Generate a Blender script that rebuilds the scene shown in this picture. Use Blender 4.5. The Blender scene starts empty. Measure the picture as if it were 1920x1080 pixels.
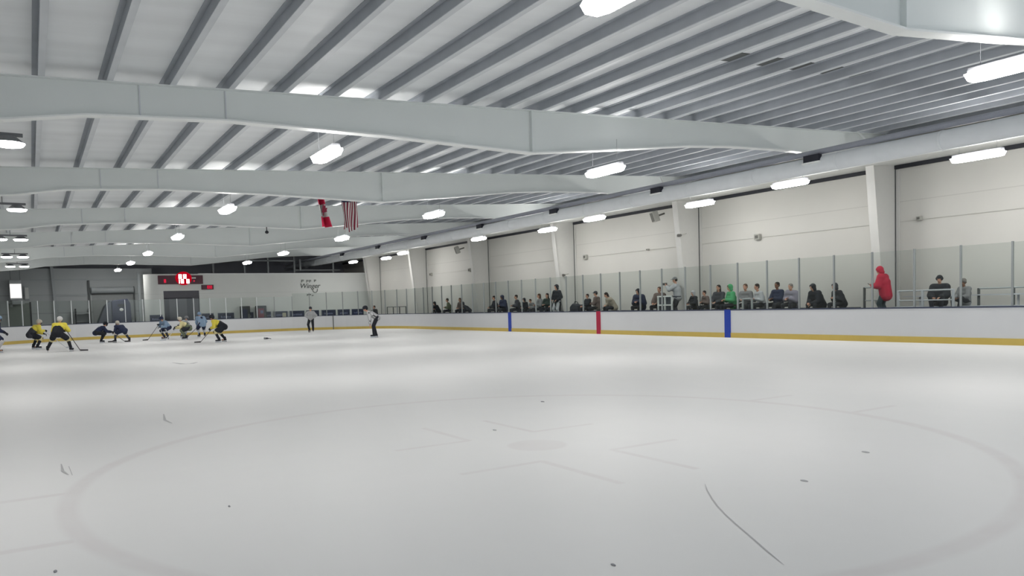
import bpy, bmesh, math, random
from mathutils import Vector, Matrix
random.seed(7)
R = math.radians
C = bpy.context.scene.collection
sc = bpy.context.scene

# ------------------------------------------------------------------ materials
def lin(c):
    c = c / 255.0
    return c / 12.92 if c <= 0.04045 else ((c + 0.055) / 1.055) ** 2.4
def rgb(c):
    return (lin(c[0]), lin(c[1]), lin(c[2]), 1.0)
MATS = {}
def mat(name, col, rough=0.6, var=0.08, scale=6.0, metallic=0.0, bump=0.0, stretch=None, spec=0.3):
    """Principled surface whose colour wanders a little with a noise texture (col in sRGB 0-255 = albedo)."""
    if name in MATS: return MATS[name]
    m = bpy.data.materials.new(name); m.use_nodes = True
    nt = m.node_tree; p = nt.nodes['Principled BSDF']
    tc = nt.nodes.new('ShaderNodeTexCoord')
    nz = nt.nodes.new('ShaderNodeTexNoise'); nz.inputs['Scale'].default_value = scale; nz.inputs['Detail'].default_value = 3
    src = tc.outputs['Object']
    if stretch:
        mp = nt.nodes.new('ShaderNodeMapping'); mp.inputs['Scale'].default_value = stretch
        nt.links.new(src, mp.inputs['Vector']); src = mp.outputs['Vector']
    nt.links.new(src, nz.inputs['Vector'])
    mx = nt.nodes.new('ShaderNodeMix'); mx.data_type = 'RGBA'
    a = rgb(col)
    mx.inputs[6].default_value = tuple(v * (1 - var) for v in a[:3]) + (1,)
    mx.inputs[7].default_value = tuple(min(1, v * (1 + var)) for v in a[:3]) + (1,)
    nt.links.new(nz.outputs['Fac'], mx.inputs[0]); nt.links.new(mx.outputs[2], p.inputs['Base Color'])
    p.inputs['Roughness'].default_value = rough; p.inputs['Metallic'].default_value = metallic
    p.inputs['Specular IOR Level'].default_value = spec
    if bump:
        b = nt.nodes.new('ShaderNodeBump'); b.inputs['Strength'].default_value = bump; b.inputs['Distance'].default_value = 0.02
        nt.links.new(nz.outputs['Fac'], b.inputs['Height']); nt.links.new(b.outputs['Normal'], p.inputs['Normal'])
    MATS[name] = m
    return m
def mat_emit(name, col, strength):
    if name in MATS: return MATS[name]
    m = bpy.data.materials.new(name); m.use_nodes = True
    nt = m.node_tree; nt.nodes.clear()
    o = nt.nodes.new('ShaderNodeOutputMaterial'); e = nt.nodes.new('ShaderNodeEmission')
    e.inputs['Color'].default_value = rgb(col); e.inputs['Strength'].default_value = strength
    nt.links.new(e.outputs[0], o.inputs[0]); MATS[name] = m
    return m

class NB:
    """small helper for building math node chains"""
    def __init__(s, nt): s.nt = nt
    def m(s, op, a, b=None, c=None, clamp=False):
        n = s.nt.nodes.new('ShaderNodeMath'); n.operation = op; n.use_clamp = clamp
        for i, v in enumerate((a, b, c)):
            if v is None: continue
            if isinstance(v, (int, float)): n.inputs[i].default_value = v
            else: s.nt.links.new(v, n.inputs[i])
        return n.outputs[0]
    def band(s, v, centre, half, soft):
        """1 inside centre +- half, falling to 0 over soft"""
        d = s.m('ABSOLUTE', s.m('SUBTRACT', v, centre))
        return s.m('DIVIDE', s.m('SUBTRACT', half + soft, d), soft, clamp=True)

SPOT = (-5.52, -21.96)
def ice_material():
    m = bpy.data.materials.new('white_ice'); m.use_nodes = True
    nt = m.node_tree; p = nt.nodes['Principled BSDF']; nb = NB(nt)
    g = nt.nodes.new('ShaderNodeNewGeometry'); sx = nt.nodes.new('ShaderNodeSeparateXYZ')
    nt.links.new(g.outputs['Position'], sx.inputs[0])
    u = nb.m('SUBTRACT', sx.outputs[0], SPOT[0]); v = nb.m('SUBTRACT', sx.outputs[1], SPOT[1])
    au = nb.m('ABSOLUTE', u); av = nb.m('ABSOLUTE', v)
    r = nb.m('SQRT', nb.m('ADD', nb.m('MULTIPLY', u, u), nb.m('MULTIPLY', v, v)))
    ring = nb.band(r, 4.5, 0.04, 0.07)
    dot = nb.m('MULTIPLY', nb.band(r, 0.0, 0.30, 0.05), 0.8)
    lx = nb.m('MULTIPLY', nb.band(av, 0.75, 0.025, 0.03), nb.band(au, 0.9, 0.45, 0.03))
    ly = nb.m('MULTIPLY', nb.band(au, 0.45, 0.025, 0.03), nb.band(av, 1.35, 0.6, 0.03))
    hs = nb.m('MULTIPLY', nb.band(av, 0.85, 0.03, 0.04), nb.band(au, 4.95, 0.45, 0.05))
    t = nb.m('MAXIMUM', ring, dot)
    for q in (lx, ly, hs): t = nb.m('MAXIMUM', t, q)
    # frost and resurfacing streaks: patchy paint, gently mottled white
    n1 = nt.nodes.new('ShaderNodeTexNoise'); n1.inputs['Scale'].default_value = 0.22; n1.inputs['Detail'].default_value = 4
    n2 = nt.nodes.new('ShaderNodeTexNoise'); n2.inputs['Scale'].default_value = 2.5; n2.inputs['Detail'].default_value = 5
    mp = nt.nodes.new('ShaderNodeMapping'); mp.inputs['Scale'].default_value = (1, .35, 1); mp.inputs['Rotation'].default_value = (0, 0, .5)
    nt.links.new(g.outputs['Position'], mp.inputs[0]); nt.links.new(mp.outputs[0], n1.inputs[0]); nt.links.new(g.outputs['Position'], n2.inputs[0])
    cm = nt.nodes.new('ShaderNodeMix'); cm.data_type = 'RGBA'
    cm.inputs[6].default_value = (0.72, 0.728, 0.725, 1); cm.inputs[7].default_value = (0.80, 0.798, 0.798, 1)
    f = nb.m('ADD', nb.m('MULTIPLY', n1.outputs['Fac'], 1.5), nb.m('MULTIPLY', n2.outputs['Fac'], 0.25)); f = nb.m('SUBTRACT', f, 0.38, clamp=True)
    nt.links.new(f, cm.inputs[0])
    c2 = nt.nodes.new('ShaderNodeMix'); c2.data_type = 'RGBA'; c2.inputs[7].default_value = (0.56, 0.50, 0.51, 1)
    fac = nb.m('MULTIPLY', t, nb.m('ADD', nb.m('MULTIPLY', n2.outputs['Fac'], 0.4), 0.03))
    nt.links.new(fac, c2.inputs[0]); nt.links.new(cm.outputs[2], c2.inputs[6])
    nt.links.new(c2.outputs[2], p.inputs['Base Color'])
    p.inputs['Roughness'].default_value = 0.5; p.inputs['Specular IOR Level'].default_value = 0.22
    return m

def glass_material():
    m = bpy.data.materials.new('arena_glass'); m.use_nodes = True
    nt = m.node_tree; nt.nodes.clear()
    o = nt.nodes.new('ShaderNodeOutputMaterial'); t = nt.nodes.new('ShaderNodeBsdfTransparent'); gl = nt.nodes.new('ShaderNodeBsdfGlossy')
    gl.inputs['Roughness'].default_value = 0.12; gl.inputs['Color'].default_value = (.8, .84, .82, 1)
    # faint scuffs vary the tint
    nz = nt.nodes.new('ShaderNodeTexNoise'); nz.inputs['Scale'].default_value = 1.2
    mx = nt.nodes.new('ShaderNodeMix'); mx.data_type = 'RGBA'
    mx.inputs[6].default_value = (.885, .905, .895, 1); mx.inputs[7].default_value = (.915, .935, .925, 1)
    nt.links.new(nz.outputs['Fac'], mx.inputs[0]); nt.links.new(mx.outputs[2], t.inputs['Color'])
    s = nt.nodes.new('ShaderNodeMixShader'); s.inputs[0].default_value = 0.03
    nt.links.new(t.outputs[0], s.inputs[1]); nt.links.new(gl.outputs[0], s.inputs[2]); nt.links.new(s.outputs[0], o.inputs[0])
    return m

def striped_shirt():
    m = bpy.data.materials.new('striped_shirt'); m.use_nodes = True
    nt = m.node_tree; p = nt.nodes['Principled BSDF']; nb = NB(nt)
    tc = nt.nodes.new('ShaderNodeTexCoord'); sx = nt.nodes.new('ShaderNodeSeparateXYZ'); nt.links.new(tc.outputs['Object'], sx.inputs[0])
    w = nb.m('GREATER_THAN', nb.m('FRACT', nb.m('MULTIPLY', sx.outputs[0], 24.0)), 0.36)
    mx = nt.nodes.new('ShaderNodeMix'); mx.data_type = 'RGBA'
    mx.inputs[6].default_value = (.09, .09, .095, 1); mx.inputs[7].default_value = (.52, .53, .54, 1)
    nt.links.new(w, mx.inputs[0]); nt.links.new(mx.outputs[2], p.inputs['Base Color']); p.inputs['Roughness'].default_value = .8
    return m

def wall_panel_material(name, col, seams, axis=2, w=0.025, dark=0.78):
    """painted insulated panels with thin horizontal seams"""
    m = bpy.data.materials.new(name); m.use_nodes = True
    nt = m.node_tree; p = nt.nodes['Principled BSDF']; nb = NB(nt)
    g = nt.nodes.new('ShaderNodeNewGeometry'); sx = nt.nodes.new('ShaderNodeSeparateXYZ'); nt.links.new(g.outputs['Position'], sx.inputs[0])
    t = None
    for z in seams:
        b = nb.band(sx.outputs[axis], z, w * .5, w * .5); t = b if t is None else nb.m('MAXIMUM', t, b)
    nz = nt.nodes.new('ShaderNodeTexNoise'); nz.inputs['Scale'].default_value = .6; nz.inputs['Detail'].default_value = 4
    nt.links.new(g.outputs['Position'], nz.inputs[0])
    a = rgb(col)
    m1 = nt.nodes.new('ShaderNodeMix'); m1.data_type = 'RGBA'
    m1.inputs[6].default_value = tuple(v * .95 for v in a[:3]) + (1,); m1.inputs[7].default_value = tuple(v * 1.05 for v in a[:3]) + (1,)
    nt.links.new(nz.outputs['Fac'], m1.inputs[0])
    m2 = nt.nodes.new('ShaderNodeMix'); m2.data_type = 'RGBA'; m2.inputs[7].default_value = tuple(v * dark for v in a[:3]) + (1,)
    nt.links.new(m1.outputs[2], m2.inputs[6])
    if t is not None: nt.links.new(t, m2.inputs[0])
    else: m2.inputs[0].default_value = 0
    nt.links.new(m2.outputs[2], p.inputs['Base Color']); p.inputs['Roughness'].default_value = .55
    return m

# ------------------------------------------------------------------ mesh helpers
class MB:
    def __init__(s): s.v = []; s.f = []
    def add(s, vs, fs):
        b = len(s.v); s.v += [tuple(q) for q in vs]; s.f += [tuple(b + i for i in f) for f in fs]; return s
    def box(s, lo, hi):
        x0, y0, z0 = lo; x1, y1, z1 = hi
        return s.add([(x0,y0,z0),(x1,y0,z0),(x1,y1,z0),(x0,y1,z0),(x0,y0,z1),(x1,y0,z1),(x1,y1,z1),(x0,y1,z1)],
                     [(0,3,2,1),(4,5,6,7),(0,1,5,4),(1,2,6,5),(2,3,7,6),(3,0,4,7)])
    def prism(s, poly, axis, a, b):
        """polygon in the two other axes (cyclic order), extruded along axis from a to b"""
        n = len(poly)
        def P(q, t):
            return {0: (t, q[0], q[1]), 1: (q[0], t, q[1]), 2: (q[0], q[1], t)}[axis]
        vs = [P(q, a) for q in poly] + [P(q, b) for q in poly]
        fs = [tuple(range(n - 1, -1, -1)), tuple(range(n, 2 * n))] + [(i, (i + 1) % n, n + (i + 1) % n, n + i) for i in range(n)]
        return s.add(vs, fs)
    def tube(s, p0, p1, r0, r1=None, n=10, cap=True):
        r1 = r0 if r1 is None else r1
        p0 = Vector(p0); p1 = Vector(p1); d = (p1 - p0).normalized()
        a = d.orthogonal().normalized(); b = d.cross(a)
        vs = [p0 + (a * math.cos(t) + b * math.sin(t)) * r0 for t in [2 * math.pi * i / n for i in range(n)]]
        vs += [p1 + (a * math.cos(t) + b * math.sin(t)) * r1 for t in [2 * math.pi * i / n for i in range(n)]]
        fs = [(i, (i + 1) % n, n + (i + 1) % n, n + i) for i in range(n)]
        if cap: fs += [tuple(range(n - 1, -1, -1)), tuple(range(n, 2 * n))]
        return s.add(vs, fs)
    def path(s, pts, r, n=8):
        for a, b in zip(pts, pts[1:]): s.tube(a, b, r, n=n)
        return s
    def capsule(s, p0, p1, r0, r1=None, n=12):
        r1 = r0 if r1 is None else r1
        p0 = Vector(p0); p1 = Vector(p1); d = p1 - p0
        if d.length < 1e-6: d = Vector((0, 0, 1e-4)); p1 = p0 + d
        d = d.normalized(); a = d.orthogonal().normalized(); b = d.cross(a)
        rings = []
        for k in (-75, -45, -15): rings.append((p0 + d * r0 * math.sin(R(k)), r0 * math.cos(R(k))))
        for k in (15, 45, 75): rings.append((p1 + d * r1 * math.sin(R(k)), r1 * math.cos(R(k))))
        vs = [p0 - d * r0]
        for c, r in rings: vs += [c + (a * math.cos(2 * math.pi * i / n) + b * math.sin(2 * math.pi * i / n)) * r for i in range(n)]
        vs.append(p1 + d * r1); L = len(rings); fs = []
        for i in range(n):
            j = (i + 1) % n
            fs.append((0, 1 + j, 1 + i))
            for k in range(L - 1): fs.append((1 + k * n + i, 1 + k * n + j, 1 + (k + 1) * n + j, 1 + (k + 1) * n + i))
            fs.append((1 + (L - 1) * n + i, 1 + (L - 1) * n + j, 1 + L * n))
        return s.add(vs, fs)
    def ell(s, c, rad, rot=None, n=14, m=8):
        """ellipsoid; rot a 3x3 matrix"""
        c = Vector(c); vs = []
        for k in range(m + 1):
            th = math.pi * k / m
            for i in range(n):
                q = Vector((rad[0] * math.sin(th) * math.cos(2 * math.pi * i / n), rad[1] * math.sin(th) * math.sin(2 * math.pi * i / n), -rad[2] * math.cos(th)))
                vs.append(c + (rot @ q if rot else q))
        fs = []
        for k in range(m):
            for i in range(n):
                j = (i + 1) % n
                if k == 0: fs.append((i, n + j, n + i))
                elif k == m - 1: fs.append((k * n + i, k * n + j, (k + 1) * n + i))
                else: fs.append((k * n + i, k * n + j, (k + 1) * n + j, (k + 1) * n + i))
        return s.add(vs, fs)
    def mesh(s, name):
        me = bpy.data.meshes.new(name); me.from_pydata(s.v, [], s.f); me.validate()
        bm = bmesh.new(); bm.from_mesh(me)
        loose = [v for v in bm.verts if not v.link_faces]
        if loose: bmesh.ops.delete(bm, geom=loose, context='VERTS')
        bmesh.ops.recalc_face_normals(bm, faces=bm.faces[:]); bm.to_mesh(me); bm.free()
        return me
    def build(s, name, m, parent=None, smooth=False, bevel=0.0):
        o = bpy.data.objects.new(name, s.mesh(name)); C.objects.link(o); o.data.materials.append(m)
        if parent: o.parent = parent
        if smooth:
            for p in o.data.polygons: p.use_smooth = True
        if bevel:
            b = o.modifiers.new('bevel', 'BEVEL'); b.width = bevel; b.segments = 2; b.limit_method = 'ANGLE'
        return o
    def fused(s, name, m, parent=None, voxel=0.02, smooth=3):
        """union of all the closed shells as one continuous skin"""
        t = bpy.data.objects.new('t', s.mesh('t')); C.objects.link(t)
        r = t.modifiers.new('r', 'REMESH'); r.mode = 'VOXEL'; r.voxel_size = voxel
        if smooth:
            q = t.modifiers.new('s', 'SMOOTH'); q.factor = .5; q.iterations = smooth
        dg = bpy.context.evaluated_depsgraph_get(); dg.update()
        me = bpy.data.meshes.new_from_object(t.evaluated_get(dg))
        tm = t.data; bpy.data.objects.remove(t); bpy.data.meshes.remove(tm)
        me.name = name; me.materials.clear(); me.materials.append(m)
        for p in me.polygons: p.use_smooth = True
        o = bpy.data.objects.new(name, me); C.objects.link(o)
        if parent: o.parent = parent
        return o
def tag(o, label, cat=None, group=None, kind=None):
    o['label'] = label
    if cat: o['category'] = cat
    if group: o['group'] = group
    if kind: o['kind'] = kind
    return o
def struct(o, label, cat): return tag(o, label, cat, kind='structure')
def empty(name, loc=(0, 0, 0), rz=0):
    o = bpy.data.objects.new(name, None); C.objects.link(o); o.location = loc; o.rotation_euler = (0, 0, rz); o.empty_display_size = .2
    return o
def copy_tree(o, parent=None):
    c = o.copy(); C.objects.link(c)
    if parent: c.parent = parent
    for ch in list(o.children): copy_tree(ch, c)
    return c
ORD = 'first second third fourth fifth sixth seventh eighth ninth tenth eleventh twelfth thirteenth fourteenth fifteenth sixteenth seventeenth eighteenth nineteenth twentieth'.split()
def ordw(i):
    if i < 20: return ORD[i]
    t = {2: 'twenty', 3: 'thirty', 4: 'forty'}
    d, u = divmod(i + 1, 10)
    return (t[d] + '-' + ORD[u - 1]) if u else {2: 'twentieth', 3: 'thirtieth', 4: 'fortieth'}[d]

# ================================================================== MATERIAL SET
ICE = ice_material(); GLASS = glass_material(); STRIPED = striped_shirt()
M_board = mat('white_board', (208, 210, 213), .4, .03, 1.5)
M_kick = mat('yellow_kickplate', (196, 172, 92), .45, .08, 3)
M_cap = mat('dark_cap_rail', (62, 68, 88), .5)
M_blue = mat('blue_stripe', (32, 62, 160), .45, .05)
M_red = mat('red_stripe', (165, 30, 62), .45, .05)
M_glasspost = mat('glass_post_grey', (146, 151, 152), .4, .05, 4)
M_post = mat('light_post', (176, 182, 184), .4, .05, 4)
M_steel = mat('painted_beam', (224, 229, 228), .5, .04, .8)
M_flange = mat('painted_flange', (236, 239, 238), .45, .04, .8)
M_purlin = mat('galvanised_purlin', (206, 210, 214), .5, .12, 2.0)
M_deck = mat('roof_liner', (236, 239, 241), .5, .12, .5, stretch=(.3, 3.5, 1))
M_wall = wall_panel_material('white_wall_panels', (212, 211, 206), (4.70,), w=.02, dark=.86)
M_leftwall = wall_panel_material('pale_side_wall', (226, 228, 226), (4.7,), dark=.9)
M_column = mat('white_column', (212, 212, 209), .5, .03)
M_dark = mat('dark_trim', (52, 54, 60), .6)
M_darkgrey = mat('dark_grey', (95, 98, 98), .7)  # gaps and rail posts, also the painted shade lines at the columns
M_soffit = mat('light_soffit', (226, 228, 225), .5, .05)
M_duct = mat('duct_metal', (222, 226, 229), .45, .07, 2.5, bump=.15)
M_grille = mat('dark_grille', (40, 42, 52), .6)
M_lampbody = mat('lamp_housing', (120, 122, 126), .5)
LAMP = mat_emit('lamp_glow', (255, 252, 248), 52.0)
M_conc = mat('walkway_rubber', (74, 76, 82), .8, .12, 2)
M_endwall = wall_panel_material('end_wall_paint', (230, 233, 230), (3.1,), w=.02, dark=.9)
M_grey = wall_panel_material('grey_back_wall', (182, 187, 188), (1.9, 3.3), w=.06, dark=.8)
M_darkback = mat('dark_back_wall', (152, 155, 164), .7, .15, .8)
M_bench = mat('dark_bench', (66, 70, 80), .6)
M_alu = mat('aluminium', (196, 200, 206), .35, .05, 3, spec=.5)
M_navy = mat('navy_panel', (34, 42, 72), .6, .12, 4)

# ================================================================== ICE AND BOARDS
HX, HY, CR = 12.95, 30.48, 8.53
def rounded(off, n=16):
    """the rink outline, counter-clockwise, pushed outward by off"""
    pts = []
    for cx, cy, a0 in ((HX - CR, HY - CR, 0), (-HX + CR, HY - CR, 90), (-HX + CR, -HY + CR, 180), (HX - CR, -HY + CR, 270)):
        for i in range(n + 1):
            a = R(a0 + 90 * i / n); pts.append((cx + (CR + off) * math.cos(a), cy + (CR + off) * math.sin(a)))
    return pts
def ring(o_in, o_out, z0, z1):
    a = rounded(o_in); b = rounded(o_out); n = len(a); mb = MB()
    vs = [(x, y, z0) for x, y in a] + [(x, y, z1) for x, y in a] + [(x, y, z0) for x, y in b] + [(x, y, z1) for x, y in b]
    fs = []
    for i in range(n):
        j = (i + 1) % n
        fs += [(i, j, n + j, n + i), (2*n + j, 2*n + i, 3*n + i, 3*n + j), (n + i, n + j, 3*n + j, 3*n + i), (j, i, 2*n + i, 2*n + j)]
    return mb.add(vs, fs)
ice = MB(); pl = rounded(0.0); ice.add([(x, y, 0) for x, y in pl] + [(x, y, -.08) for x, y in pl], [tuple(range(len(pl))), tuple(range(2*len(pl) - 1, len(pl) - 1, -1))] + [(i, (i+1) % len(pl), len(pl) + (i+1) % len(pl), len(pl) + i) for i in range(len(pl))])
ice_o = ice.build('floor', ICE); struct(ice_o, 'frosty white ice sheet with faint face-off circle and spot', 'ice')
M_scuff = mat('scuff_grey', (184, 184, 186), .7)
def strip(pts, w, z=.003):
    mb = MB(); vs = []
    for i, p in enumerate(pts):
        a = Vector(pts[max(0, i - 1)]); b = Vector(pts[min(len(pts) - 1, i + 1)]); d = (b - a).normalized(); k = w * (.35 if i in (0, len(pts) - 1) else 1)
        vs += [(p[0] - d.y * k, p[1] + d.x * k, z), (p[0] + d.y * k, p[1] - d.x * k, z)]
    return mb.add(vs, [(2*i, 2*i+1, 2*i+3, 2*i+2) for i in range(len(pts) - 1)])
strip([(-5.449, -24.382), (-5.60, -24.55), (-5.754, -24.745), (-5.89, -24.93), (-6.013, -25.116), (-6.13, -25.31), (-6.241, -25.506), (-6.434, -25.838), (-6.551, -26.048)], .0055).build('skate_scratch', M_scuff, ice_o)['label'] = 'thin curved skate scratch'
for pts, w in (([(-8.50, -15.9), (-8.587, -16.661), (-8.55, -17.1)], .02), ([(-9.993, -19.5), (-9.991, -19.957), (-9.95, -20.2)], .014), ([(-9.93, -19.7), (-9.92, -20.25)], .01), ([(-6.4, -2.3), (-6.25, -3.3), (-6.0, -3.4), (-5.75, -2.9)], .09)):
    strip(pts, w).build('skate_scratch', M_scuff, ice_o)
M_chip = mat('chip_grey', (150, 150, 154), .7)
for x, y, rr in ((-3.376, -18.95, .022), (-5.362, -20.78, .018), (-10.14, -23.481, .011), (-8.91, -22.534, .009), (-3.277, -24.438, .02), (-4.732, -24.821, .018), (-7.339, -25.453, .010)):
    q = MB(); q.ell((x, y, .003), (rr, rr * 2.2, .008), None, 10, 6); q.build('scuff_mark', M_chip if rr < .012 or rr > .021 else M_scuff, ice_o)
g = MB(); g.box((-17, -36, -.3), (16.2, 43, -.1)); struct(g.build('floor_concrete', M_conc), 'dark floor around the rink', 'floor')

boards = empty('dasher_boards'); tag(boards, 'low white boards around the ice with yellow kickplate', 'rink boards')
ring(0.0, .10, -.08, 1.06).build('panel', M_board, boards)
ring(-.018, -.002, .0, .19).build('kickplate', M_kick, boards)['label'] = 'yellow kickplate'
ring(-.012, .115, 1.06, 1.10).build('cap_rail', M_cap, boards)['label'] = 'dark cap rail'
for y, m, nm, w in ((-8.06, M_blue, 'blue', .15), (0, M_red, 'red', .15), (8.06, M_blue, 'blue', .15)):
    s = MB(); s.box((HX - .026, y - w, 0), (HX - .001, y + w, 1.095)); o = s.build('line_stripe', m, boards); o['label'] = nm + ' line stripe'
d = MB(); a = R(52); cx, cy = HX - CR, HY - CR
px, py = cx + (CR - .01) * math.cos(a), cy + (CR - .01) * math.sin(a)
d.box((-.035, -.02, .0), (.035, .02, 1.08)); o = d.build('gate_gap', M_darkgrey, boards); o.location = (px, py, 0); o.rotation_euler = (0, 0, a - R(90)); o['label'] = 'dark gap at the corner gate'

# ------------------------------------------------------------------ glass panes and posts
def perimeter(s):
    """s runs from the right side (y = -21.95) up, round the far corner, along the far end and down the left corner; returns point, tangent angle"""
    L1 = 2 * (HY - CR); A = CR * math.pi / 2; L2 = 2 * (HX - CR)
    if s < L1: return (HX, -(HY - CR) + s), R(90)
    s -= L1
    if s < A: t = s / CR; return (HX - CR + CR * math.cos(t), HY - CR + CR * math.sin(t)), R(90) + t
    s -= A
    if s < L2: return (HX - CR - s, HY), R(180)
    s -= L2
    if s < A: t = R(90) + s / CR; return (-HX + CR + CR * math.cos(t), HY - CR + CR * math.sin(t)), R(90) + t
    s -= A
    return (-HX, HY - CR - s), R(270)
GT_SIDE, GT_END = 2.90, 2.66
S0 = -19.71 + 21.95          # a post stands here on the right side
STEP = 1.397
posts = []
s = S0
L1 = 2 * (HY - CR); A = CR * math.pi / 2; L2 = 2 * (HX - CR); TOT = L1 + 2*A + L2 + 9
side_end = None
while s < TOT:
    posts.append(s); s += STEP if s < L1 + 2 else 1.12 if s > L1 + A else 1.3
pm = MB(); pm.box((-.022, -.03, 0), (.022, .035, 1.0)); post_me = pm.mesh('glass_post'); post_me.materials.append(M_glasspost)
post_white_me = post_me.copy(); post_white_me.materials.clear(); post_white_me.materials.append(mat('glass_post_white', (214, 218, 220), .4, .04, 4))
pm = MB(); pm.box((-.5, -.006, 0), (.5, .006, 1.0)); pane_me = pm.mesh('glass_pane'); pane_me.materials.append(GLASS)
def zone(s):
    if s < L1: return 'side'
    if s < L1 + A: return 'far right corner'
    if s < L1 + A + L2: return 'far end'
    return 'far left corner'
cnt = {}
red_s = HY - CR
for i, s in enumerate(posts):
    (x, y), t = perimeter(s); nx, ny = math.sin(t), -math.cos(t)
    off = .055
    zt = GT_SIDE if s < L1 + A * .75 else GT_END
    o = bpy.data.objects.new('glass_post', post_me if s < L1 + A else post_white_me); C.objects.link(o)
    o.location = (x + nx * off, y + ny * off, 1.10); o.rotation_euler = (0, 0, t); o.scale = (1, 1, zt - 1.10)
    z = zone(s)
    if z == 'side':
        k2 = sum(1 for q in posts if q < s and (q > red_s) == (s > red_s)) if s > red_s else sum(1 for q in posts if s < q <= red_s)
        rel = 'glass post on the side boards, %s %s the red stripe' % (ordw(k2), 'beyond' if s > red_s else 'this side of')
    else:
        cnt[z] = cnt.get(z, -1) + 1
        rel = 'glass post at the %s, %s from the right' % (z, ordw(cnt[z]))
    tag(o, rel, 'post', 'glass posts on the boards')
    if i + 1 < len(posts):
        (x2, y2), t2 = perimeter(posts[i + 1]); n2x, n2y = math.sin(t2), -math.cos(t2)
        ax, ay, bx, by = x + nx * off, y + ny * off, x2 + n2x * off, y2 + n2y * off
        zp = zt
        o = bpy.data.objects.new('glass_shield', pane_me); C.objects.link(o)
        Lp = math.hypot(bx - ax, by - ay)
        o.location = ((ax + bx) / 2, (ay + by) / 2, 1.10); o.rotation_euler = (0, 0, math.atan2(by - ay, bx - ax)); o.scale = (Lp - .046, 1, zp - .02 - 1.10)
        if z == 'side': rel = 'glass shield beyond the %s post %s the red stripe' % (ordw(k2), 'beyond' if s > red_s else 'this side of')
        else: rel = 'clear glass shield at the %s, %s from the right' % (z, ordw(cnt[z]))
        tag(o, rel, 'glass shield', 'glass shields above the boards')

# ================================================================== BUILDING SHELL
FY = [-22.7, -13.42, -4.19, 5.15, 14.5, 23.8, 32.89]
def ztop(x): return 6.19 + .052 * x
w = MB(); w.box((15.5, -36, -.1), (15.8, 43, 7.6)); struct(w.build('wall_right', M_wall), 'tall white panel wall behind the spectators', 'wall')
w = MB(); w.box((-16.3, -36, -.1), (-16.0, 43, 7.6)); struct(w.build('wall_left', M_leftwall), 'pale side wall beyond the left boards', 'wall')
w = MB(); w.box((-16.0, 42.0, -.1), (15.5, 42.3, 7.6)); struct(w.build('wall_rear', M_darkback), 'dark rear wall high beyond the end wall', 'wall')
w = MB(); w.prism([(-16.3, ztop(-16.3) + .21), (15.8, ztop(15.8) + .21), (15.8, ztop(15.8) + .36), (-16.3, ztop(-16.3) + .36)], 1, -36, 43)
struct(w.build('ceiling', M_deck), 'pale roof liner above the purlins', 'ceiling')
q = MB(); q.prism([(2.0, ztop(2.0) + .200), (15.4, ztop(15.4) + .200), (15.4, ztop(15.4) + .2095), (2.0, ztop(2.0) + .2095)], 1, -18.15, -17.6); o = q.build('liner_strip', M_darkgrey, bpy.data.objects['ceiling']); o['label'] = 'dark strip across the roof liner'  # plain darker strip laid across under the liner
# purlins
PX = [-15.06 + 1.04 * i for i in range(30)]
M_pweb_shaded = mat('purlin_web_shaded', (166, 171, 178), .6, .15, 2.0)  # shade on the webs put into a darker grey of the same steel
p_ = MB(); p_.box((-.006, -36, .012), (.006, 42, .205)); p_.box((-.085, -36, .193), (-.006, 42, .205)); web_me = p_.mesh('purlin_web'); web_me.materials.append(M_pweb_shaded)
p_ = MB(); p_.box((-.006, -36, 0), (.095, 42, .012)); p_.box((.089, -36, .012), (.095, 42, .035)); fl_me = p_.mesh('purlin_flange'); fl_me.materials.append(M_purlin)  # flange kept lighter: light caught on its lip put into the colour
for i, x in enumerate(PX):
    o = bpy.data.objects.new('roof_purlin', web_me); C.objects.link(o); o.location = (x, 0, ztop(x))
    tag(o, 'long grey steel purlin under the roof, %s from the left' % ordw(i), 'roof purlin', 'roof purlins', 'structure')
    c = bpy.data.objects.new('lower_flange', fl_me); C.objects.link(c); c.parent = o; c['label'] = 'lighter lower flange'
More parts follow.
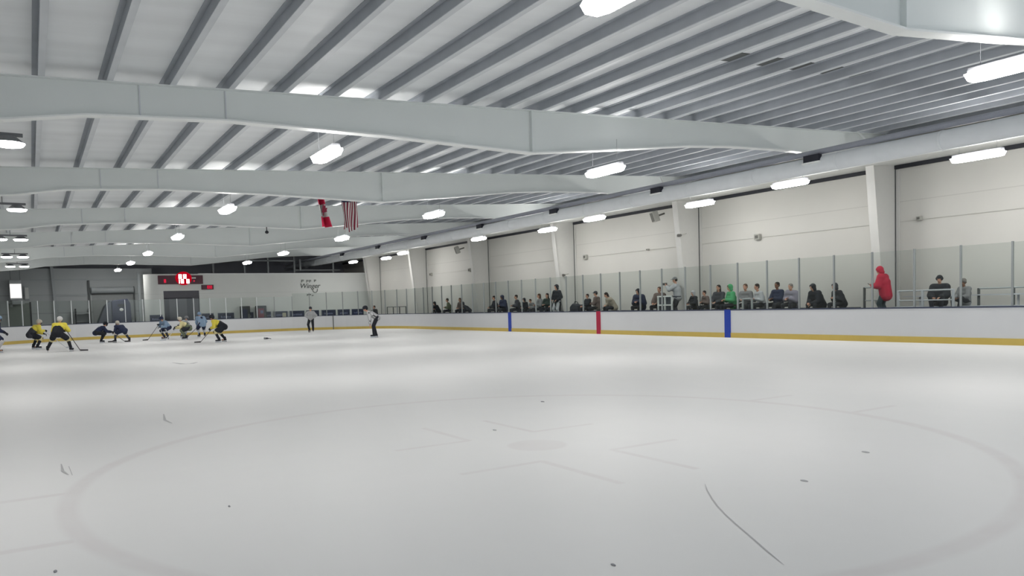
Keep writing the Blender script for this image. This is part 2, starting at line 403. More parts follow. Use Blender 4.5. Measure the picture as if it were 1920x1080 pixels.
# rigid frames: tapered beam and tapered column
PROF = [(-16.0, 3.6), (-14.2, 4.35), (-11.8, 4.80), (-10.4, 4.92), (-9.2, 5.12), (-6.8, 5.26), (-3.6, 5.27), (.25, 5.20), (3.1, 5.52), (5.4, 5.80), (7.1, 5.93), (9.3, 6.02), (10.2, 6.03), (10.9, 5.99), (13.2, 6.0), (13.9, 6.0)]
NAMES = ['overhead behind the nearest lights', 'nearest beam in full view', 'second beam in full view', 'third beam in full view', 'fourth beam in full view', 'fifth beam from the viewer', 'farthest beam, above the end wall']
for i, y in enumerate(FY):
    b = empty('roof_beam', (0, y, 0)); struct(b, 'deep tapered pale grey steel roof beam, ' + NAMES[i], 'roof beam')
        # web built as quads so that it stays clean
    web = MB(); low = PROF + [(15.45, 6.0)]
    vs = [(x, -.008, z) for x, z in low] + [(x, -.008, ztop(x)) for x, z in low] + [(x, .008, z) for x, z in low] + [(x, .008, ztop(x)) for x, z in low]
    n = len(low); fs = []
    for k in range(n - 1): fs += [(k, k+1, n+k+1, n+k), (2*n+k+1, 2*n+k, 3*n+k, 3*n+k+1), (k+1, k, 2*n+k, 2*n+k+1), (n+k, n+k+1, 3*n+k+1, 3*n+k)]
    fs += [(0, n, 3*n, 2*n), (n-1, 2*n-1+0, 4*n-1, 3*n-1)]
    web.add(vs, fs); web.build('web', M_steel, b)
    fl = MB()
    for (x0, z0), (x1, z1) in zip(PROF, PROF[1:]): fl.prism([(x0, z0 - .03), (x1, z1 - .03), (x1, z1), (x0, z0)], 1, -.12, .12)
    fl.build('bottom_flange', M_flange, b)['label'] = 'bright lower flange'
    tf = MB(); tf.prism([(-16, ztop(-16) - .02), (15.45, ztop(15.45) - .02), (15.45, ztop(15.45) - .001), (-16, ztop(-16) - .001)], 1, -.12, .12); tf.build('top_flange', M_steel, b)
    for x in (-8.3, -6.8, .25):
        zb = next(z0 + (z1 - z0) * (x - x0) / (x1 - x0) for (x0, z0), (x1, z1) in zip(PROF, PROF[1:]) if x0 <= x <= x1)
        st = MB(); st.box((x - .012, -.1 if x == .25 else -.03, zb), (x + .012, -.008, ztop(x) - .02)); st.build('stiffener', M_purlin if x != .25 else M_steel, b)
    c = empty('wall_column', (0, y, 0)); struct(c, 'white tapered steel column against the right wall, ' + ('out of sight nearest the viewer' if i == 0 else ordw(i - 1) + ' from the viewer'), 'column')
    cw = MB(); cw.prism([(13.99, 5.97), (14.66, .0), (15.46, .0), (15.46, 5.97)], 1, -.01, .01); cw.build('web', M_column, c)
    cf = MB(); cf.prism([(13.96, 5.97), (14.63, .0), (14.66, .0), (13.99, 5.97)], 1, -.15, .15); cf.build('inner_flange', M_column, c)
    cf = MB(); cf.box((15.46, -.15, 0), (15.495, .15, 5.82)); cf.build('outer_flange', M_column, c)
    cf = MB(); cf.box((15.42, -.03, .7), (15.458, -.012, 5.82)); cf.build('wall_joint_shade', M_darkgrey, c)['label'] = 'painted shade line where column meets wall'  # shadow of the outer flange put in as a thin dark strip

# soffit along the right wall, its front lip and the dark strip on the wall below it
so = empty('trim_1'); struct(so, 'pale soffit strip running along the top of the right wall', 'soffit')
q = MB(); q.prism([(13.3, 5.80), (15.49, 5.97), (15.49, 6.0), (13.3, 5.95)], 1, -36, 42); q.build('soffit_panel', M_soffit, so)
q = MB(); q.prism([(13.2, 5.775), (13.3, 5.775), (13.3, 5.96), (13.2, 5.96)], 1, -36, 42); q.build('front_lip', M_flange, so)
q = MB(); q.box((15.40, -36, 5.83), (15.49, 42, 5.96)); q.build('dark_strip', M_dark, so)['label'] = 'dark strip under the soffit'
# ---- long round duct under the beams
du = empty('air_duct', (10.05, 0, 5.47)); tag(du, 'long pale round air duct hung under the beams beside the right wall', 'duct')
q = MB(); n = 20; r = .25
q.tube((0, -34, 0), (0, 41.9, 0), r, n=24); q.build('duct_tube', M_duct, du, smooth=True)
for k in range(25):
    y = -33 + 3.0 * k; q = MB(); q.tube((0, y - .03, 0), (0, y + .03, 0), r + .012, n=24); q.build('duct_collar', M_duct, du)
for y in (-20.9, -14.25, -7.54, -.92, 5.71, 12.4, 19.55, 26.5):
    q = MB(); q.box((-.31, y - .26, .06), (-.14, y + .26, .27)); gq = q.build('vent_grille', M_grille, du); gq['label'] = 'dark air vent on the duct side'
    q = MB(); q.box((-.34, y - .30, .02), (-.19, y + .30, .06)); q.build('vent_lip', M_flange, gq)
hp = MB(); hp.tube((10.0, -34, 5.83), (10.0, 41.9, 5.83), .085, n=12); tag(hp.build('header_pipe', mat('pipe_blue_grey', (150, 154, 164), .5), smooth=False), 'long bluish grey pipe running above the air duct', 'pipe')  # bluish grey pipe above the duct
# two thin pipes with elbows under the roof on the right
for (x, z, y0, y1, lab) in ((12.6, 6.42, -22.4, -14.2, 'nearer of two thin white pipes under the roof by the right wall'), (12.6, 6.42, -12.9, -5.0, 'farther of two thin white pipes under the roof by the right wall')):
    q = MB(); q.path([(x, y0, z), (x, y1, z), (x + .25, y1 + .45, z + .38)], .035, 8); tag(q.build('sprinkler_pipe', M_flange), lab, 'pipe')

# ================================================================== LIGHTS
def lamp_proto():
    e = empty('ceiling_light')
    b = MB(); b.prism([(-.10, .02), (.10, .02), (.07, .12), (-.07, .12)], 1, -.66, .66); b.build('housing', M_lampbody, e)
    d = MB(); n = 8
    out = [(.2 * math.cos(t), (.52 if math.sin(t) > 0 else -.52) + .2 * math.sin(t)) for t in [R(-90 + 180 / 4 * k) for k in range(0)]]
    poly = [(-.2, -.52), (-.12, -.70), (.12, -.70), (.2, -.52), (.2, .52), (.12, .70), (-.12, .70), (-.2, .52)]
    small = [(x * .75, y * .93) for x, y in poly]
    d.add([(x, y, -.09) for x, y in small] + [(x, y, .02) for x, y in poly], [tuple(range(7, -1, -1)), tuple(range(8, 16))] + [(i, (i+1) % 8, 8 + (i+1) % 8, 8 + i) for i in range(8)])
    d.build('diffuser', LAMP, e)['label'] = 'glowing white diffuser'
    s = MB()
    for y in (-.5, .5): s.tube((0, y, .12), (0, y, .72), .004, n=5)
    s.build('hanger', M_lampbody, e)
    return e
ROWS = {
 'left of centre': [(-4.45, y, 5.0) for y in (-22.4, -12.3, -2.2, 8.0, 18.2, 27.0, 35.6)],
 'right of centre': [(2.8, y, 5.0) for y in (-23.0, -13.1, -3.0, 7.0, 17.2, 26.2)],
 'beside the right wall': [(12.3, -27.5, 5.3), (11.9, -21.5, 5.38), (12.35, -17.7, 5.3), (11.95, -11.8, 5.38), (12.4, -7.2, 5.3), (11.95, -1.1, 5.38), (12.4, 3.3, 5.3), (11.9, 9.5, 5.38), (12.2, 20.8, 5.38), (12.75, 25.1, 5.3), (12.2, 30.6, 5.36)],
}
proto = lamp_proto(); first = True
TW = {'left of centre': 'row left of the flags', 'right of centre': 'row right of the flags', 'beside the right wall': 'row along the right wall'}
for rn, pts in ROWS.items():
    for k, p in enumerate(pts):
        e = proto if first else copy_tree(proto); first = False
        e.location = p
        if rn != 'beside the right wall' and p[1] < -20 : pass
        tag(e, 'glowing ceiling light, %s from the viewer, %s' % (ordw(k), TW[rn]), 'ceiling light', TW[rn])
# the left-edge row: pairs of round high-bay heads on one bar
def twin_proto():
    e = empty('twin_ceiling_light')
    b = MB(); b.box((-.62, -.05, .12), (.62, .05, .18)); b.tube((0, 0, .18), (0, 0, .6), .012, n=6); b.build('crossbar', M_lampbody, e)
    for x in (-.38, .38):
        h = MB(); h.tube((x, 0, .12), (x, 0, -.02), .12, .29, n=16); hd = h.build('lamp_head', M_lampbody, e)
        g = MB(); g.tube((x, 0, -.02), (x, 0, -.07), .28, .24, n=12); g.build('diffuser', LAMP, hd)['label'] = 'glowing white diffuser'
    return e
tp = twin_proto()
for k, y in enumerate((-21.5, -11.0, -.3, 10.5, 21.6, 30.8)):
    e = tp if k == 0 else copy_tree(tp); e.location = (-10.75, y, 5.0)
    tag(e, 'twin-headed glowing ceiling light, %s from the viewer along the left edge' % ordw(k), 'ceiling light', 'twin lights along the left boards')

# ================================================================== RIGHT STAND
DZ = .70
q = MB(); q.box((13.12, -36, -.1), (15.5, 24.0, DZ)); struct(q.build('floor_stand', M_conc), 'raised dark walkway behind the side boards', 'walkway')
bench_segs = [(-12.75, -8.95), (-8.85, -4.7), (-3.4, .95), (1.05, 4.0), (4.9, 9.8), (9.9, 14.2), (14.8, 20.6)]
for k, (y0, y1) in enumerate(bench_segs):
    e = empty('spectator_bench', (14.30, (y0 + y1) / 2, DZ)); h = (y1 - y0) / 2
    q = MB(); q.box((-.17, -h, .35), (.17, h, .40)); q.build('seat_plank', M_bench, e)
    nl = max(2, round(h / .8) + 1)
    for j in range(nl):
        y = -h + .15 + (2 * h - .3) * j / (nl - 1)
        q = MB(); q.box((-.12, y - .025, 0), (.12, y + .025, .35)); q.build('leg', M_alu, e)
    tag(e, 'dark plank spectator bench on the walkway, %s from the viewer' % ordw(k), 'bench', 'spectator benches')
# aluminium bleacher and rails by the standing red jacket
e = empty('bleacher', (14.2, -17.0, DZ)); tag(e, 'pale aluminium bleacher planks behind the glass at the right edge', 'bleacher')
for x, z in ((.12, .40), (.72, .74), (-.40, .18)):
    q = MB(); q.box((x - .14, -3.8, z - .04), (x + .14, 2.9, z)); q.build('plank', M_alu, e)
for y in (-3.4, -2.0, -.6, .8, 2.4):
    q = MB(); q.box((.10, y - .025, 0), (.14, y + .025, .36)); q.box((.70, y - .025, 0), (.74, y + .025, .70)); q.box((-.42, y - .02, .0), (-.38, y + .02, .14)); q.build('support_frame', M_alu, e)
def rail(pts_y, x, z1, zmid, m_post, m_rail, label, z0=DZ, dirx=False):
    e = empty('hand_rail', (x, pts_y[0], z0))
    for y in pts_y:
        q = MB(); q.box((-.03, y - pts_y[0] - .03, 0), (.03, y - pts_y[0] + .03, z1)); q.build('rail_post', m_post, e)
    L = pts_y[-1] - pts_y[0]
    q = MB(); q.tube((0, 0, z1 - .01), (0, L, z1 - .01), .026); q.build('top_rail', m_rail, e)
    if zmid: q = MB(); q.tube((0, 0, zmid), (0, L, zmid), .02); q.build('middle_rail', m_rail, e)
    tag(e, label, 'hand rail'); return e
rail([-13.6, -12.9], 14.45, 1.08, .62, M_darkgrey, M_post, 'short dark-posted hand rail just behind the person in the red jacket')
rail([-16.3, -15.35, -14.55], 13.75, .92, .60, M_alu, M_alu, 'white hand rail in front of the seated person in black')
rail([-19.0, -17.5, -16.5], 14.85, .93, 0, M_darkgrey, M_post, 'hand rail with dark posts at the far right edge of the stand')
rail([24.6, 25.8, 27.0, 28.2], 14.0, 1.72, 1.05, M_darkgrey, M_darkgrey, 'dark guard rail at the far end of the stand', z0=-.1)
rail([-8.75, -8.3], 13.55, .80, 0, M_post, M_post, 'white hoop rail before the spectator in the pale grey hoodie')

# ================================================================== FAR END
YE = 34.4
ew = empty('wall_end'); struct(ew, 'white end wall behind the far glass', 'wall')
q = MB()
q.box((-1.9, YE, -.1), (-1.55, YE + .3, 4.62)); q.box((1.0, YE, -.1), (15.5, YE + .3, 4.62)); q.box((-1.55, YE, 3.33), (1.0, YE + .3, 4.62)); q.box((-1.9, YE + .3, -.1), (-1.6, YE + 7.6, 4.62))
q.build('wall_panel', M_endwall, ew)
cv = MB(); pts = [(-1.9 - .9 * math.sin(R(a)), YE + .9 - .9 * math.cos(R(a))) for a in range(0, 91, 15)]
n = len(pts); cv.add([(x, y, -.1) for x, y in pts] + [(x, y, 4.62) for x, y in pts], [(i, i + 1, n + i + 1, n + i) for i in range(n - 1)]); cv.build('rounded_corner', M_endwall, ew, smooth=True)
q = MB(); q.box((1.0, YE - .02, 4.55), (15.5, YE + .32, 4.66)); q.build('coping', M_flange, ew)
dr = empty('door_1', (-.27, YE + .12, 0)); struct(dr, 'dark wide doorway under the scoreboard', 'door')
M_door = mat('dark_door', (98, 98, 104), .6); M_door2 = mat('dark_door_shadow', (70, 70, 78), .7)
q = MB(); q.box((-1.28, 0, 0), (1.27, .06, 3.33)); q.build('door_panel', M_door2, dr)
q = MB(); q.box((-.9, -.03, 0), (.35, 0, 2.75)); q.build('door_leaf', M_door, dr)
q = MB(); q.box((.75, -.04, 0), (1.2, 0, 2.95)); q.build('side_panel', M_door, dr)
q = MB(); q.box((-1.28, -.05, 2.8), (1.27, 0, 3.33)); q.build('header', M_door, dr)
# scoreboard
M_sb = mat('scoreboard_face', (96, 62, 72), .5, .1); M_sbred = mat_emit('scoreboard_red', (200, 10, 34), .75)
M_led = mat_emit('led_digit', (255, 215, 205), 5.0); M_ledred = mat_emit('led_dim', (225, 40, 70), .9)
sb = empty('scoreboard', (-.3, YE - .16, 4.17)); tag(sb, 'long maroon scoreboard with glowing red digits over the doorway', 'scoreboard')
q = MB(); q.box((-1.6, 0, -.33), (1.6, .15, .33)); q.build('case', M_sb, sb, bevel=.02)
q = MB(); q.ell((.20, -.01, .10), (.60, .03, .52)); q.build('red_bloom', M_sbred, sb)['label'] = 'painted red glow around the digits'  # red bloom of the digits built as an emitting ellipsoid
def digit(mb, ch, x, z, w, h, t, y=-.055):
    segs = {'8': 'abcdefg', '1': 'bc', '0': 'abcdef'}[ch]
    S = {'a': ((0, h), (w, h)), 'b': ((w, h), (w, h/2)), 'c': ((w, h/2), (w, 0)), 'd': ((0, 0), (w, 0)), 'e': ((0, 0), (0, h/2)), 'f': ((0, h/2), (0, h)), 'g': ((0, h/2), (w, h/2))}
    for k in segs:
        (x0, z0), (x1, z1) = S[k]
        mb.box((x + min(x0, x1) - t/2, y, z + min(z0, z1) - t/2), (x + max(x0, x1) + t/2, y + .02, z + max(z0, z1) + t/2))
for ch, x, z, w_, h_ in (('8', -.13, .12, .17, .26), ('8', .20, .12, .17, .26), ('1', -.22, -.25, .10, .26), ('8', .02, -.25, .15, .26), ('8', .42, -.25, .15, .26)):
    q = MB(); digit(q, ch, x, z, w_, h_, .062); q.build('digit', M_led, sb)['label'] = 'bright pink-white digit ' + ch
q = MB(); q.box((.78, -.02, .08), (1.08, 0, .18)); q.build('name_strip', M_soffit, sb)
q = MB(); q.box((-1.2, -.012, -.22), (-1.05, 0, .05)); q.box((.9, -.012, -.15), (1.0, 0, -.05)); q.build('dim_digit', M_ledred, sb)
s2 = empty('shot_clock', (1.62, YE - .12, 3.58)); tag(s2, 'small red-lit clock box to the right of the scoreboard', 'clock')
q = MB(); q.box((-.44, 0, -.18), (.44, .11, .18)); q.build('case', M_sb, s2)
q = MB()
for x, ch in ((-.12, '1'), (.02, '8'), (.2, '8')): digit(q, ch, x, -.1, .11, .2, .045, -.03)
q.build('digit', M_ledred, s2)['label'] = 'dim red digits'
# navy advert panels along the end wall, each a board of its own
M_txt = mat('advert_lettering', (120, 128, 160), .6); M_cream = mat('cream_patch', (190, 186, 160), .6); M_maroon = mat('poster_red', (128, 58, 72), .6)
adv = [(-2.6, -1.75), (1.1, 1.95), (2.3, 3.5), (4.1, 5.0), (5.95, 6.4), (6.65, 7.75), (7.95, 9.15), (9.35, 10.4), (10.65, 11.85), (12.05, 13.1), (13.3, 14.35)]
for k, (x0, x1) in enumerate(adv):
    e = empty('advert_board', ((x0 + x1) / 2, YE - .10 if x0 > -1.9 else YE - .2, .35)); h = (x1 - x0) / 2
    q = MB(); q.box((-h, 0, 0), (h, .06, 1.17)); q.build('panel', M_navy, e); q = MB(); q.box((-h - .03, .01, -.03), (h + .03, .05, 0)); q.box((-h - .03, .01, 1.17), (h + .03, .05, 1.2)); q.box((-h - .03, .01, 0), (-h, .05, 1.17)); q.box((h, .01, 0), (h + .03, .05, 1.17)); q.build('frame', M_post, e)
    q = MB(); rr = random.Random(k)
    x = -h * .65
    while x < h * .6:
        wd = rr.uniform(.04, .09); q.box((x, -.008, .80), (x + wd, 0, .80 + rr.uniform(.09, .16))); x += wd + .04
    q.build('lettering', M_txt, e)['label'] = 'faint pale lettering'
    if k == 5:
        q = MB(); q.box((h - .42, -.012, .7), (h - .12, -.001, 1.05)); q.build('cream_patch', M_cream, e)
    tag(e, 'dark navy advert panel along the end wall, %s from the left' % ordw(k), 'advert panel', 'navy advert panels on the end wall')
for (x0, x1, lab, red) in ((3.95, 4.62, 'tall dark machine against the end wall, left of the red-fronted one', False), (5.15, 5.9, 'tall dark vending machine with a reddish front at the end wall', True)):
    e = empty('vending_machine', ((x0 + x1) / 2, YE - .75, -.1)); tag(e, lab, 'vending machine'); h = (x1 - x0) / 2
    q = MB(); q.box((-h, 0, 0), (h, .6, 2.12)); q.build('cabinet', M_dark, e, bevel=.03)
    q = MB(); q.box((-h + .08, -.02, .9), (h - .22, 0, 1.9)); q.build('front_panel', M_navy if not red else M_maroon, e)
    if red: q = MB(); q.box((-.12, -.03, 1.5), (.1, -.02, 1.75)); q.build('product_picture', M_txt, e)
    q = MB(); q.box((h - .18, -.02, 1.1), (h - .06, 0, 1.5)); q.build('coin_panel', M_darkgrey, e)
# wall lettering (faint, three rows): spaced capitals, a script word with a loop, a small line
def text_obj(body, size, loc, m, name, shear=0):
    cu = bpy.data.curves.new(name, 'FONT'); cu.body = body; cu.size = size; cu.extrude = .012; cu.align_x = 'CENTER'; cu.shear = shear
    t = bpy.data.objects.new('t', cu); C.objects.link(t)
    dg = bpy.context.evaluated_depsgraph_get(); dg.update(); me = bpy.data.meshes.new_from_object(t.evaluated_get(dg))
    bpy.data.objects.remove(t); bpy.data.curves.remove(cu); me.materials.clear(); me.materials.append(m)
    o = bpy.data.objects.new(name, me); C.objects.link(o); o.location = loc; o.rotation_euler = (R(90), 0, 0); return o
M_let = mat('wall_lettering', (124, 130, 126), .6); M_let2 = mat('wall_lettering_dark', (92, 98, 96), .6)
ws = empty('wall_sign', (9.75, YE - .03, 3.4)); tag(ws, 'faint dark script lettering high on the end wall', 'wall sign')
o = text_obj('Winger', .56, (-.02, 0, .0), M_let2, 'lettering', .25); o.parent = ws
for x0, x1, z0, z1 in ((-.72, -.50, .48, .70), (-.30, -.10, .46, .68), (-.06, .12, .46, .68), (.36, .54, .50, .70), (-.30, .06, -.66, -.50), (.12, .28, -.68, -.58)):
    q = MB(); q.box((x0, -.01, z0), (x0 + .06, 0, z1)); q.box((x0 + .06, -.01, (z0 + z1) / 2 - .02), (x1, 0, (z0 + z1) / 2 + .03)); q.box((x0 + .06, -.01, z1 - .05), (x1, 0, z1)); q.build('faded_mark', M_let, ws)
q = MB(); pts = [(.42 + .2 * math.cos(R(a)), -.01, -.16 + .22 * math.sin(R(a))) for a in range(-200, 30, 20)]; q.path(pts, .025, 6); q.build('swash', M_let2, ws)
# steel framing seen over the end wall
fr = empty('trim_2'); struct(fr, 'pale steel framing in the dark gap above the end wall', 'steel framing')
q = MB()
for x in (2.45, 4.9, 6.8, 9.0, 12.4): q.box((x - .06, 36, 4.6), (x + .06, 36.12, ztop(x)))
q.box((2.4, 36, 5.72), (9.0, 36.12, 5.82)); q.box((9, 36.0, 4.95), (13, 36.1, 5.02)); q.box((9.4, 35.9, 5.0), (9.55, 36.0, 5.9)); q.build('steel_frame', M_post, fr)

# ---------------------------------------------------------------- left recess behind the glass
YB = 40.0
w = MB(); w.box((-16, YB, -.1), (-1.6, YB + .3, 5.35)); struct(w.build('wall_back', M_grey), 'grey back wall of the recess at the far left', 'wall')
gi = empty('trim_3'); struct(gi, 'pale horizontal girts and posts on the grey back wall', 'wall framing')
q = MB(); q.box((-10.1, YB - .06, 4.42), (-2.6, YB, 4.54)); q.box((-10.1, YB - .06, 3.22), (-6.2, YB, 3.30)); q.build('girt', M_post, gi)
q = MB(); q.prism([(-8.75, 6.0), (-8.55, 6.0), (-8.30, .0), (-8.50, .0)], 1, YB - .25, YB - .05); q.build('leaning_post', M_post, gi)
q = MB(); q.box((-2.80, YB - 1.2, 0), (-2.62, YB - 1.0, 5.0)); q.build('pipe_post', M_post, gi)
q = MB(); q.box((-6.28, YB - .1, 0), (-6.12, YB, 4.4)); q.box((-3.05, YB - .1, 0), (-2.95, YB, 3.9)); q.build('jamb', M_darkgrey, gi)
gd = empty('door_2', (-4.53, YB - .05, 0)); struct(gd, 'pale roll-up garage door behind the dark ice resurfacer', 'door')
q = MB(); q.box((-1.45, 0, 0), (1.45, .04, 3.36)); q.build('door_curtain', mat('garage_door', (160, 164, 164), .55), gd)
q = MB(); q.tube((-1.5, -.12, 3.62), (1.5, -.12, 3.62), .25, n=16); q.build('roll_housing', M_post, gd, smooth=False)
q = MB(); q.box((-1.5, -.08, 3.28), (1.5, 0, 3.38)); q.build('lintel_gap', M_darkgrey, gd)
sd = empty('door_3', (-10.88, YB - .06, 0)); struct(sd, 'large grey-green door at the far left', 'door')
q = MB(); q.box((-.66, 0, 0), (.66, .05, 2.72)); q.build('door_panel', mat('grey_green_door', (136, 144, 138), .6), sd)
q = MB(); q.box((-.74, -.02, 0), (-.66, .05, 2.8)); q.box((.66, -.02, 0), (.78, .05, 2.8)); q.build('door_frame', M_dark, sd)
q = MB(); q.box((-.55, -.05, 2.45), (-.40, 0, 2.65)); q.build('door_sensor', M_post, sd)
# lit heater unit
hu = empty('heater_unit', (-11.02, YB - .75, 2.98)); tag(hu, 'white box unit with a brightly lit front hung at the far left', 'heater')
q = MB(); q.box((-.40, 0, -.02), (.40, .6, 1.5)); q.build('casing', M_post, hu, bevel=.03)
q = MB(); q.box((-.36, -.02, .12), (.36, 0, 1.18)); q.build('lit_front', mat_emit('heater_light', (250, 248, 245), 1.1), hu)['label'] = 'glowing white front'
q = MB(); q.box((-.28, .05, -.35), (.5, .5, -.02)); q.build('underside_box', M_post, hu)
for x in (-.3, .3): q = MB(); q.tube((x, .3, 1.5), (x, .3, 2.3), .015, n=6); q.build('hanger', M_lampbody, hu)
eb = empty('electrical_box', (-10.33, YB - .19, 2.95)); tag(eb, 'upright grey box right of the lit heater unit', 'electrical box')
q = MB(); q.box((-.16, 0, 0), (.16, .19, 1.05)); q.build('mounted_casing', M_post, eb, bevel=.02); q = MB(); q.box((-.12, -.012, .1), (.12, 0, .95)); q.build('cover', M_soffit, eb)
sh = empty('storage_rack', (-6.75, YB - .7, -.1)); tag(sh, 'dark storage rack left of the roll-up door', 'rack')
for x in (-.5, .42): q = MB(); q.box((x, 0, 0), (x + .08, .5, 2.3)); q.build('upright', M_dark, sh)
for z in (.45, 1.15, 1.9): q = MB(); q.box((-.5, 0, z), (.5, .5, z + .08)); q.build('shelf', M_dark if z != 1.9 else M_post, sh)
# ice resurfacer (dark navy, slanted front at the left)
M_rs = mat('resurfacer_navy', (58, 62, 84), .5, .1, 3); M_rs2 = mat('resurfacer_grey', (92, 96, 106), .6)
iz = empty('ice_resurfacer', (-4.55, YB - 3.2, -.1)); tag(iz, 'dark navy ice resurfacer parked in front of the roll-up door', 'ice resurfacer')
q = MB(); q.prism([(-.35, .5), (-.35, 2.75), (-.2, 2.85), (.75, 2.95), (.95, 2.6), (.98, .5)], 1, 0, 2.2); q.build('snow_tank', M_rs, iz, bevel=.05)
q = MB(); q.prism([(-1.45, .45), (-1.25, 1.3), (-.80, 2.4), (-.40, 2.85), (-.36, 2.85), (-.36, .45)], 1, .15, 2.0); q.build('hood', M_rs2, iz, bevel=.04)
q = MB(); q.box((-1.45, .1, .3), (1.0, 2.1, .52)); q.build('chassis', M_dark, iz)
for x in (-.7, .55):
    for y in (.05, 1.95): q = MB(); q.tube((x, y, .32), (x, y + .22, .32), .33, n=18); q.build('wheel', M_dark, iz)
q = MB(); q.ell((.30, -.01, 2.12), (.14, .03, .12)); q.build('emblem', M_soffit, iz)['label'] = 'round white emblem'
q = MB(); q.box((.05, -.03, 2.33), (.55, .0, 2.55)); q.build('windscreen', M_dark, iz)
q = MB(); q.box((.98, .4, .9), (1.2, 1.3, 1.3)); q.build('side_bin', M_post, iz)

# ================================================================== WALL FIXTURES ON THE RIGHT
M_cond = mat('conduit_pale', (204, 204, 198), .6)
M_fix = mat('fixture_grey', (176, 176, 170), .6); M_fixd = mat('fixture_dark', (104, 104, 100), .6)
cd = MB(); cd.tube((15.475, -30, 4.03), (15.475, 26, 3.97), .007, n=6); tag(cd.build('wall_conduit', M_cond), 'thin conduit running level along the white wall', 'conduit')
for k, (y, z, wd, lab) in enumerate(((-14.3, 4.05, .16, 'small junction box on the wall conduit right of the nearest column'), (-7.5, 4.03, .26, 'square junction box on the wall conduit, largest and nearest in clear view'), (-.85, 4.01, .10, 'tiny junction box on the wall conduit above the red stripe'), (4.1, 3.99, .26, 'square junction box on the wall conduit just past the third column'), (17.0, 3.97, .28, 'junction box on the wall conduit over the far spectators'), (23.0, 3.96, .24, 'farthest junction box on the wall conduit, beside a column'))):
    e = empty('junction_box', (15.43, y, z)); tag(e, lab, 'junction box', 'boxes on the wall conduit')
    q = MB(); q.box((-.09, -wd / 2, -wd * .45), (.06, wd / 2, wd * .45)); q.build('mounting_box', M_fix, e, bevel=.012); q = MB(); q.box((-.10, -wd * .3, -wd * .25), (-.09, wd * .3, wd * .25)); q.build('cover', M_fixd, e)
for y, z, lab in ((-3.1, 5.33, 'tilted grey loudspeaker high by the second column'), (15.9, 5.25, 'tilted grey loudspeaker high on the wall over the far spectators')):
    e = empty('loudspeaker', (14.0, y + .2, z)); e.rotation_euler = (0, R(-18), R(-20)); tag(e, lab, 'loudspeaker', 'wall loudspeakers')
    q = MB(); q.box((-.12, -.17, -.24), (.15, .17, .24)); q.build('cabinet', M_fix, e, bevel=.02)
    q = MB(); q.box((-.135, -.14, -.2), (-.12, .14, .2)); q.build('grille', M_fixd, e)
    q = MB(); q.box((.15, -.04, -.05), (.5, .04, .03)); q.build('mounting_bracket', M_fixd, e)
for y, x, z, lab in ((-4.1, 14.15, 4.35, 'small camera on an arm on the second column'), (5.2, 14.62, 3.05, 'small camera on the third column'), (25.0, 14.9, 3.9, 'small camera beside the fifth column')):
    e = empty('security_camera', (x, y - .25, z)); tag(e, lab, 'camera', 'cameras on the columns')
    q = MB(); q.tube((-.08, -.1, 0), (-.02, .12, .02), .06, n=12); q.build('camera_body', M_fixd, e)
    q = MB(); q.tube((0, 0, .02), (.02, -.35, .06), .018, n=6); q.box((-.02, .1, -.05), (.05, .2, .07)); q.build('mounting_arm', M_fix, e)
# small camera hung under third beam
e = empty('hanging_camera', (-1.3, 5.0, 5.0)); tag(e, 'small dark dome camera hanging under the third roof beam', 'camera')
q = MB(); q.tube((0, 0, .02), (0, 0, .22), .02, n=8); q.build('stem', M_dark, e); q = MB(); q.ell((0, 0, 0), (.08, .08, .07)); q.build('dome', M_dark, e)

# ================================================================== FLAGS (hung limp from the purlins)
M_fred = mat('flag_red', (196, 34, 72), .8); M_fwhite = mat('flag_white', (205, 205, 203), .8); M_fdark = mat('flag_dark_red', (128, 38, 60), .8)
def cloth_strip(x_of, y_of, z0, z1, u0, u1, nu=6, nz=14):
    mb = MB(); vs = []
    for k in range(nz + 1):
        z = z0 + (z1 - z0) * k / nz
        for i in range(nu + 1):
            u = u0 + (u1 - u0) * i / nu; vs.append((x_of(u, z), y_of(u, z), z))
    mb.add(vs, [(k*(nu+1)+i, k*(nu+1)+i+1, (k+1)*(nu+1)+i+1, (k+1)*(nu+1)+i) for k in range(nz) for i in range(nu)])
    return mb
ca = empty('canadian_flag', (-1.27, -2.6, 5.86)); tag(ca, 'limp red and white flag with a leaf hanging below the second beam', 'flag', 'hanging flags')
# hung by a short edge and gathered; the fly swings to the right
def cx_(u, z): return -.30 + .58 * u * (1 + .1 * math.sin(3 * z)) + (-z) * .13
def cy_(u, z): return .16 * math.sin(u * 9 + z * 2.0)
for z0, z1, m, l in ((0, -.62, M_fred, 'red band'), (-.62, -1.05, M_fwhite, 'white field'), (-1.05, -1.40, M_fred, 'red band')):
    wide = .60 if m is M_fred else .56
    cloth_strip(lambda u, z: cx_(u * wide, z), cy_, z0, z1, 0, 1, 14, 8).build('flag_band', m, ca, smooth=True)['label'] = l
q = MB()
lf = [(0, .24), (.04, .14), (.09, .17), (.08, .07), (.15, .08), (.12, .0), (.14, -.05), (.04, -.09), (.015, -.09), (.015, -.2), (-.015, -.2), (-.015, -.09), (-.05, -.09)]
q.prism(lf, 1, -.01, 0); o = q.build('leaf', M_fdark, ca); o.location = (-.1 + .0, -.19, -.83); o['label'] = 'dark red maple leaf'
q = MB(); q.tube((-.45, 0, .0), (.45, 0, .0), .015); q.build('flag_rod', M_lampbody, ca); q = MB(); q.tube((-.35, 0, 0), (-.35, 0, .26), .006, n=5); q.build('hanging_cord', M_lampbody, ca); q = MB(); q.tube((.35, 0, 0), (.35, 0, .26), .006, n=5); q.build('hanging_cord', M_lampbody, ca)
us = empty('american_flag', (-.33, -2.6, 5.86)); tag(us, 'limp flag of red and white stripes hanging below the second beam', 'flag', 'hanging flags')
